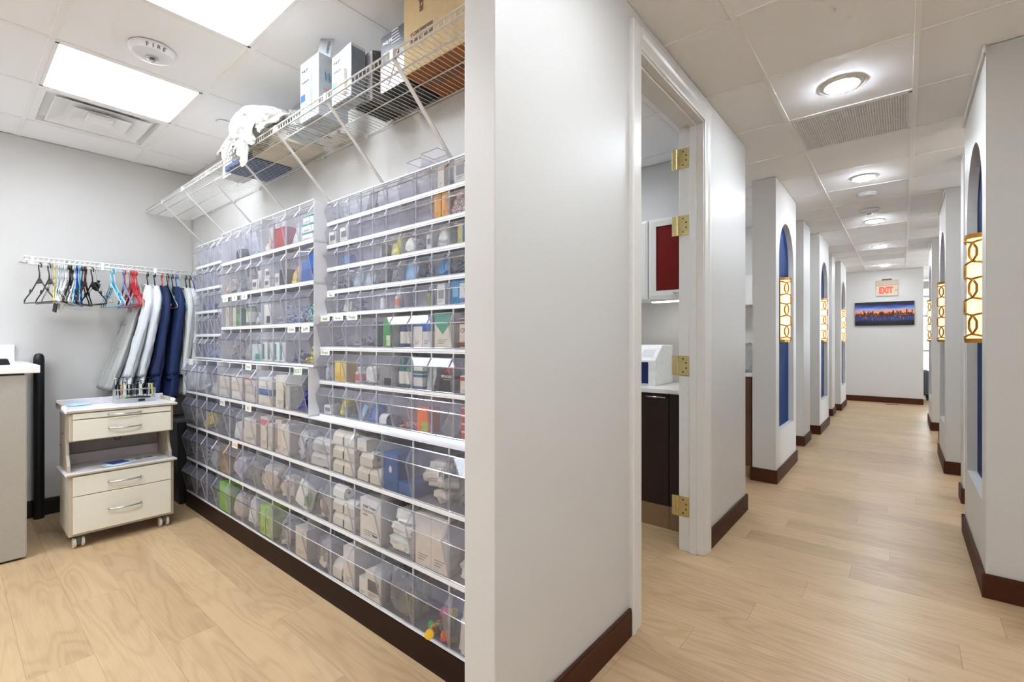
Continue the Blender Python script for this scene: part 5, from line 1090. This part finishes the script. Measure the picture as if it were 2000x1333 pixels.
MB().lathe([(0, -.007), (.06, -.007), (.066, 0), (.06, .007), (0, .007)], 28).build('paddle', mat('dark_green_grey', (44,50,48), .4), t, (0, -.045, .098), (.45, 0, 0), auto=40)
o = MB().lathe([(0, 0), (.028, 0), (.028, 1.07), (.026, 1.095), (.018, 1.112), (0, 1.118)], 20).build('black_post', BLACK, None, (-4.50, .41, 0), auto=40); tag(o, 'tall black round post against the wall behind the counter', 'post')
# ================================================================== STERILISATION ROOM THROUGH THE DOOR
t = thing('base_cabinet', 'dark walnut base cabinet with bar handle seen through the doorway', 'cabinet', (-1.45, 2.95, 0))
bx('carcass', DARKW, (-.30, .303, .018, .59, .145, .862), t); d = bx('cabinet_door', DARKW, (-.298, .300, 0, .018, .148, .858), t, bevel=.0015)
MB().tube([(.155, 0, .84), (.155, -.02, .838), (.285, -.02, .838), (.285, 0, .84)], .005, 8).build('handle', CHROME, d, smooth=True)
TOE = mat('brushed_toe_kick', (150,124,98), .35, metal=.4, vary=.06); bx('toe_kick', TOE, (-.30, .303, -.004, .02, 0, .144), t)
t = thing('base_cabinet', 'narrow dark walnut filler cabinet beside the door jamb', 'cabinet', (-1.065, 2.95, 0))
bx('carcass', DARKW, (-.08, .080, .018, .59, .145, .862), t); bx('cabinet_door', DARKW, (-.079, .079, 0, .018, .148, .858), t, bevel=.0015); bx('toe_kick', TOE, (-.08, .08, -.004, .02, 0, .144), t)
t = thing('base_cabinet', 'dark walnut base cabinet left of the doorway view', 'cabinet', (-2.06, 2.95, 0))
bx('carcass', DARKW, (-.30, .303, .018, .59, .145, .862), t); bx('cabinet_door', DARKW, (-.298, .300, 0, .018, .148, .858), t, bevel=.0015); bx('toe_kick', TOE, (-.30, .303, -.004, .02, 0, .144), t)
QZ = mat('white_counter', (240,240,238), .2, vary=.015, scale=120)
o = MB().box(-2.4, XP-.002, 2.93, 3.548, .863, .892).build('countertop', QZ, None, bevel=.003); tag(o, 'white countertop over the dark cabinets through the doorway', 'countertop')
o = MB().box(-2.4, XP-.002, 3.528, 3.548, .8925, .99).build('backsplash', QZ, None, bevel=.002); tag(o, 'white backsplash strip on the back wall through the doorway', 'backsplash')
RED = mat('red_glass', (108,13,8), .3, vary=.05, scale=6, spec=.25)
for k, (xa, xb, lab) in enumerate(((-1.40, -.985, 'white wall cabinet with red glass door seen through the doorway'), (-1.99, -1.405, 'white wall cabinet at the left of the red glass one'))):
    t = thing('wall_cabinet', lab, 'cabinet', (xa, 3.22, 1.50)); w_ = xb-xa
    bx('carcass', WHITE, (0, w_, .02, .328, 0, .565), t)
    d = MB()
    e = .062
    for b in ((0, w_, 0, .565, 0), (e, w_-e, e, .565-e, 1)): pass
    def frame(o0, o1, y0, y1):
        (x0, x1, z0, z1), (u0, u1, v0, v1) = o0, o1
        vs = [(x0, y0, z0), (x1, y0, z0), (x1, y0, z1), (x0, y0, z1), (u0, y1, v0), (u1, y1, v0), (u1, y1, v1), (u0, y1, v1)]
        d.add(vs, [(i, (i+1) % 4, (i+1) % 4+4, i+4) for i in range(4)])
    A = (.002, w_-.002, .002, .563); B_ = (.02, w_-.02, .02, .545); C_ = (.055, w_-.055, .055, .510)
    frame(A, A, .02, .0); frame(A, B_, .0, -.004); frame(B_, C_, -.004, -.001); frame(C_, C_, -.001, .012)
    d = d.build('door_frame', TRIMW, t); bx('glass_panel', RED, (.053, w_-.053, .008, .012, .053, .512), d)
    MB().tube([(w_*.45, -.004, .03), (w_*.45, -.018, .030), (w_*.8, -.018, .030), (w_*.8, -.004, .03)], .004, 8).build('handle', CHROME, d, smooth=True)
t = thing('under_cabinet_light', 'slim white light strip under the red glass cabinet', 'light strip', (-1.2, 3.30, 1.478))
bx('housing', WHITE, (-.21, .20, -.03, .03, .006, .022), t, bevel=.003); bx('diffuser', mat('strip_glow', (255,255,255), .5, emit=(255,250,240), estr=7), (-.20, .19, -.025, .025, .0, .006), t)
t = thing('wall_outlet', 'white double electrical outlet plate above the counter', 'outlet', (-1.445, 3.548, 1.095))
bx('plate', WHITE, (-.058, .058, -.006, 0, -.065, .065), t, bevel=.003); bx('receptacle', cm((232,232,230)), (-.036, .034, -.009, -.006, .005, .036), t, bevel=.002)
for sx in (-.026, .022):
    for q in (-.005, .005): bx('slot_hole', cm((120,120,120)), (sx+q-.001, sx+q+.001, -.0096, -.009, .014, .026), t)
MB().lathe([(0, 0), (.012, 0), (.010, -.03), (0, -.032)], 12, axis='y', c=(.0, -.006, -.03)).build('plug', cm((120,118,116)), t)
t = thing('tabletop_steriliser', 'white steriliser with sloped top and navy window on the counter', 'appliance', (-1.405, 3.22, .8922))
MB().prism([(-.10, 0), (.22, 0), (.22, .28), (.02, .28), (-.10, .175)], 'x', -.40, .098).build('casing', cm((240,240,240), .3), t, bevel=.006)
bx('window', mat('navy_window', (14,34,86), .15), (-.11, .045, -.1045, -.1, .012, .160), t); bx('side_column', cm((232,230,226), .3), (.05, .098, -.104, -.1, .0, .165), t)
MB().add([(-.02,-.075,.199),(.07,-.075,.199),(.07,-.02,.247),(-.02,-.02,.247)],[(0,1,2,3)]).build('button_panel', cm((214,216,218)), t)
o = MB().add([(-.07,-.04,0),(.07,-.05,0),(.07,.05,0),(-.06,.05,0),(-.07,-.04,.002),(.07,-.05,.002),(.07,.05,.014),(-.06,.05,.004)],[(0,3,2,1),(4,5,6,7),(0,1,5,4),(1,2,6,5),(2,3,7,6),(3,0,4,7)]).build('paper_sheet', cm((246,246,244)), None, (-1.06, 3.22, .8922)); tag(o, 'curled white paper on the counter by the jamb', 'paper')
# ================================================================== OPERATORIES BEYOND THE PILLARS
for k, (y0, lab) in enumerate(((4.52, 'brown walnut side cabinet behind the nearest left pillar'), (7.25, 'brown walnut side cabinet behind the second left pillar'))):
    t = thing('side_cabinet', lab, 'cabinet', (-1.45, y0, 0))
    bx('carcass', MIDW, (-.45, .43, 0.018, .55, .10, .885), t); d = bx('cabinet_door', MIDW, (-.448, -.01, 0, .018, .105, .88), t, bevel=.0015); d = bx('cabinet_door', MIDW, (-.006, .428, 0, .018, .105, .88), t, bevel=.0015)
    bx('toe_kick', TOE, (-.45, .43, -.004, .02, 0, .10), t)
    o = bx('countertop', QZ, (-1.91, -1.008, y0-.02, y0+.56, .8855, .915), bevel=.003); tag(o, ['white countertop on the cabinet behind the nearest left pillar', 'white countertop on the cabinet behind the second left pillar'][k], 'countertop')
bag('clear plastic cover over tools on the counter behind the left pillar', -1.13, 4.74, .9155, .22, .24, .27, FILM2, name='plastic_cover', cat='bag', amp=.25, tip=.25)
o = MB().lathe([(0,0),(.03,0),(.03,.06),(.012,.075),(.012,.10),(0,.10)],14).build('tool_cup', CHROME, None, (-1.14, 4.72, .9157), auto=40); tag(o, 'small chrome cup under the plastic cover', 'cup')
t = thing('wall_cabinet', 'white wall cabinet on the operatory divider wall', 'cabinet', (-1.6, 5.93, 1.62)); bx('carcass', WHITE, (-.6, .6, .02, .328, 0, .34), t); bx('cabinet_door', TRIMW, (-.6, -.004, 0, .02, 0, .34), t, bevel=.003); bx('cabinet_door', TRIMW, (.004, .6, 0, .02, 0, .34), t, bevel=.003)
# reception chair by the far window
t = thing('armchair', 'slate grey armchair by the bright far window', 'chair', (.72, 12.9, 0))
SLT = mat('slate_fabric', (84,88,98), .8, vary=.1)
bx('seat_cushion', SLT, (-.30, .30, -.30, .25, .24, .44), t, bevel=.04); bx('backrest', SLT, (-.30, .30, .18, .32, .40, .85), t, bevel=.05)
for s_ in (-1, 1): bx('armrest', SLT, (s_*.36-.06, s_*.36+.06, -.30, .30, .10, .60), t, bevel=.04)
for sx in (-.33, .33):
    for sy in (-.25, .25): MB().lathe([(.02, 0), (.028, .11), (0, .11)], 10, c=(sx, sy, 0)).build('leg', BLACK, t)
t = thing('floor_register', 'small dark floor vent near the end wall', 'vent', (-.15, 11.42, .0005)); bx('frame', cm((60,46,36)), (-.10, .10, -.03, .03, 0, .004), t, bevel=.001)
for k in range(6): bx('louvre', BLACK, (-.085+.03*k, -.065+.03*k, -.022, .022, .004, .0052), t)
bpy.context.view_layer.update()

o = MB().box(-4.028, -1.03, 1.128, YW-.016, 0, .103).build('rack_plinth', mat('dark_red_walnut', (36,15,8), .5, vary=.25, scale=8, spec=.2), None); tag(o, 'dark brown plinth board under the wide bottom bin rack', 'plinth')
bpy.context.view_layer.update()
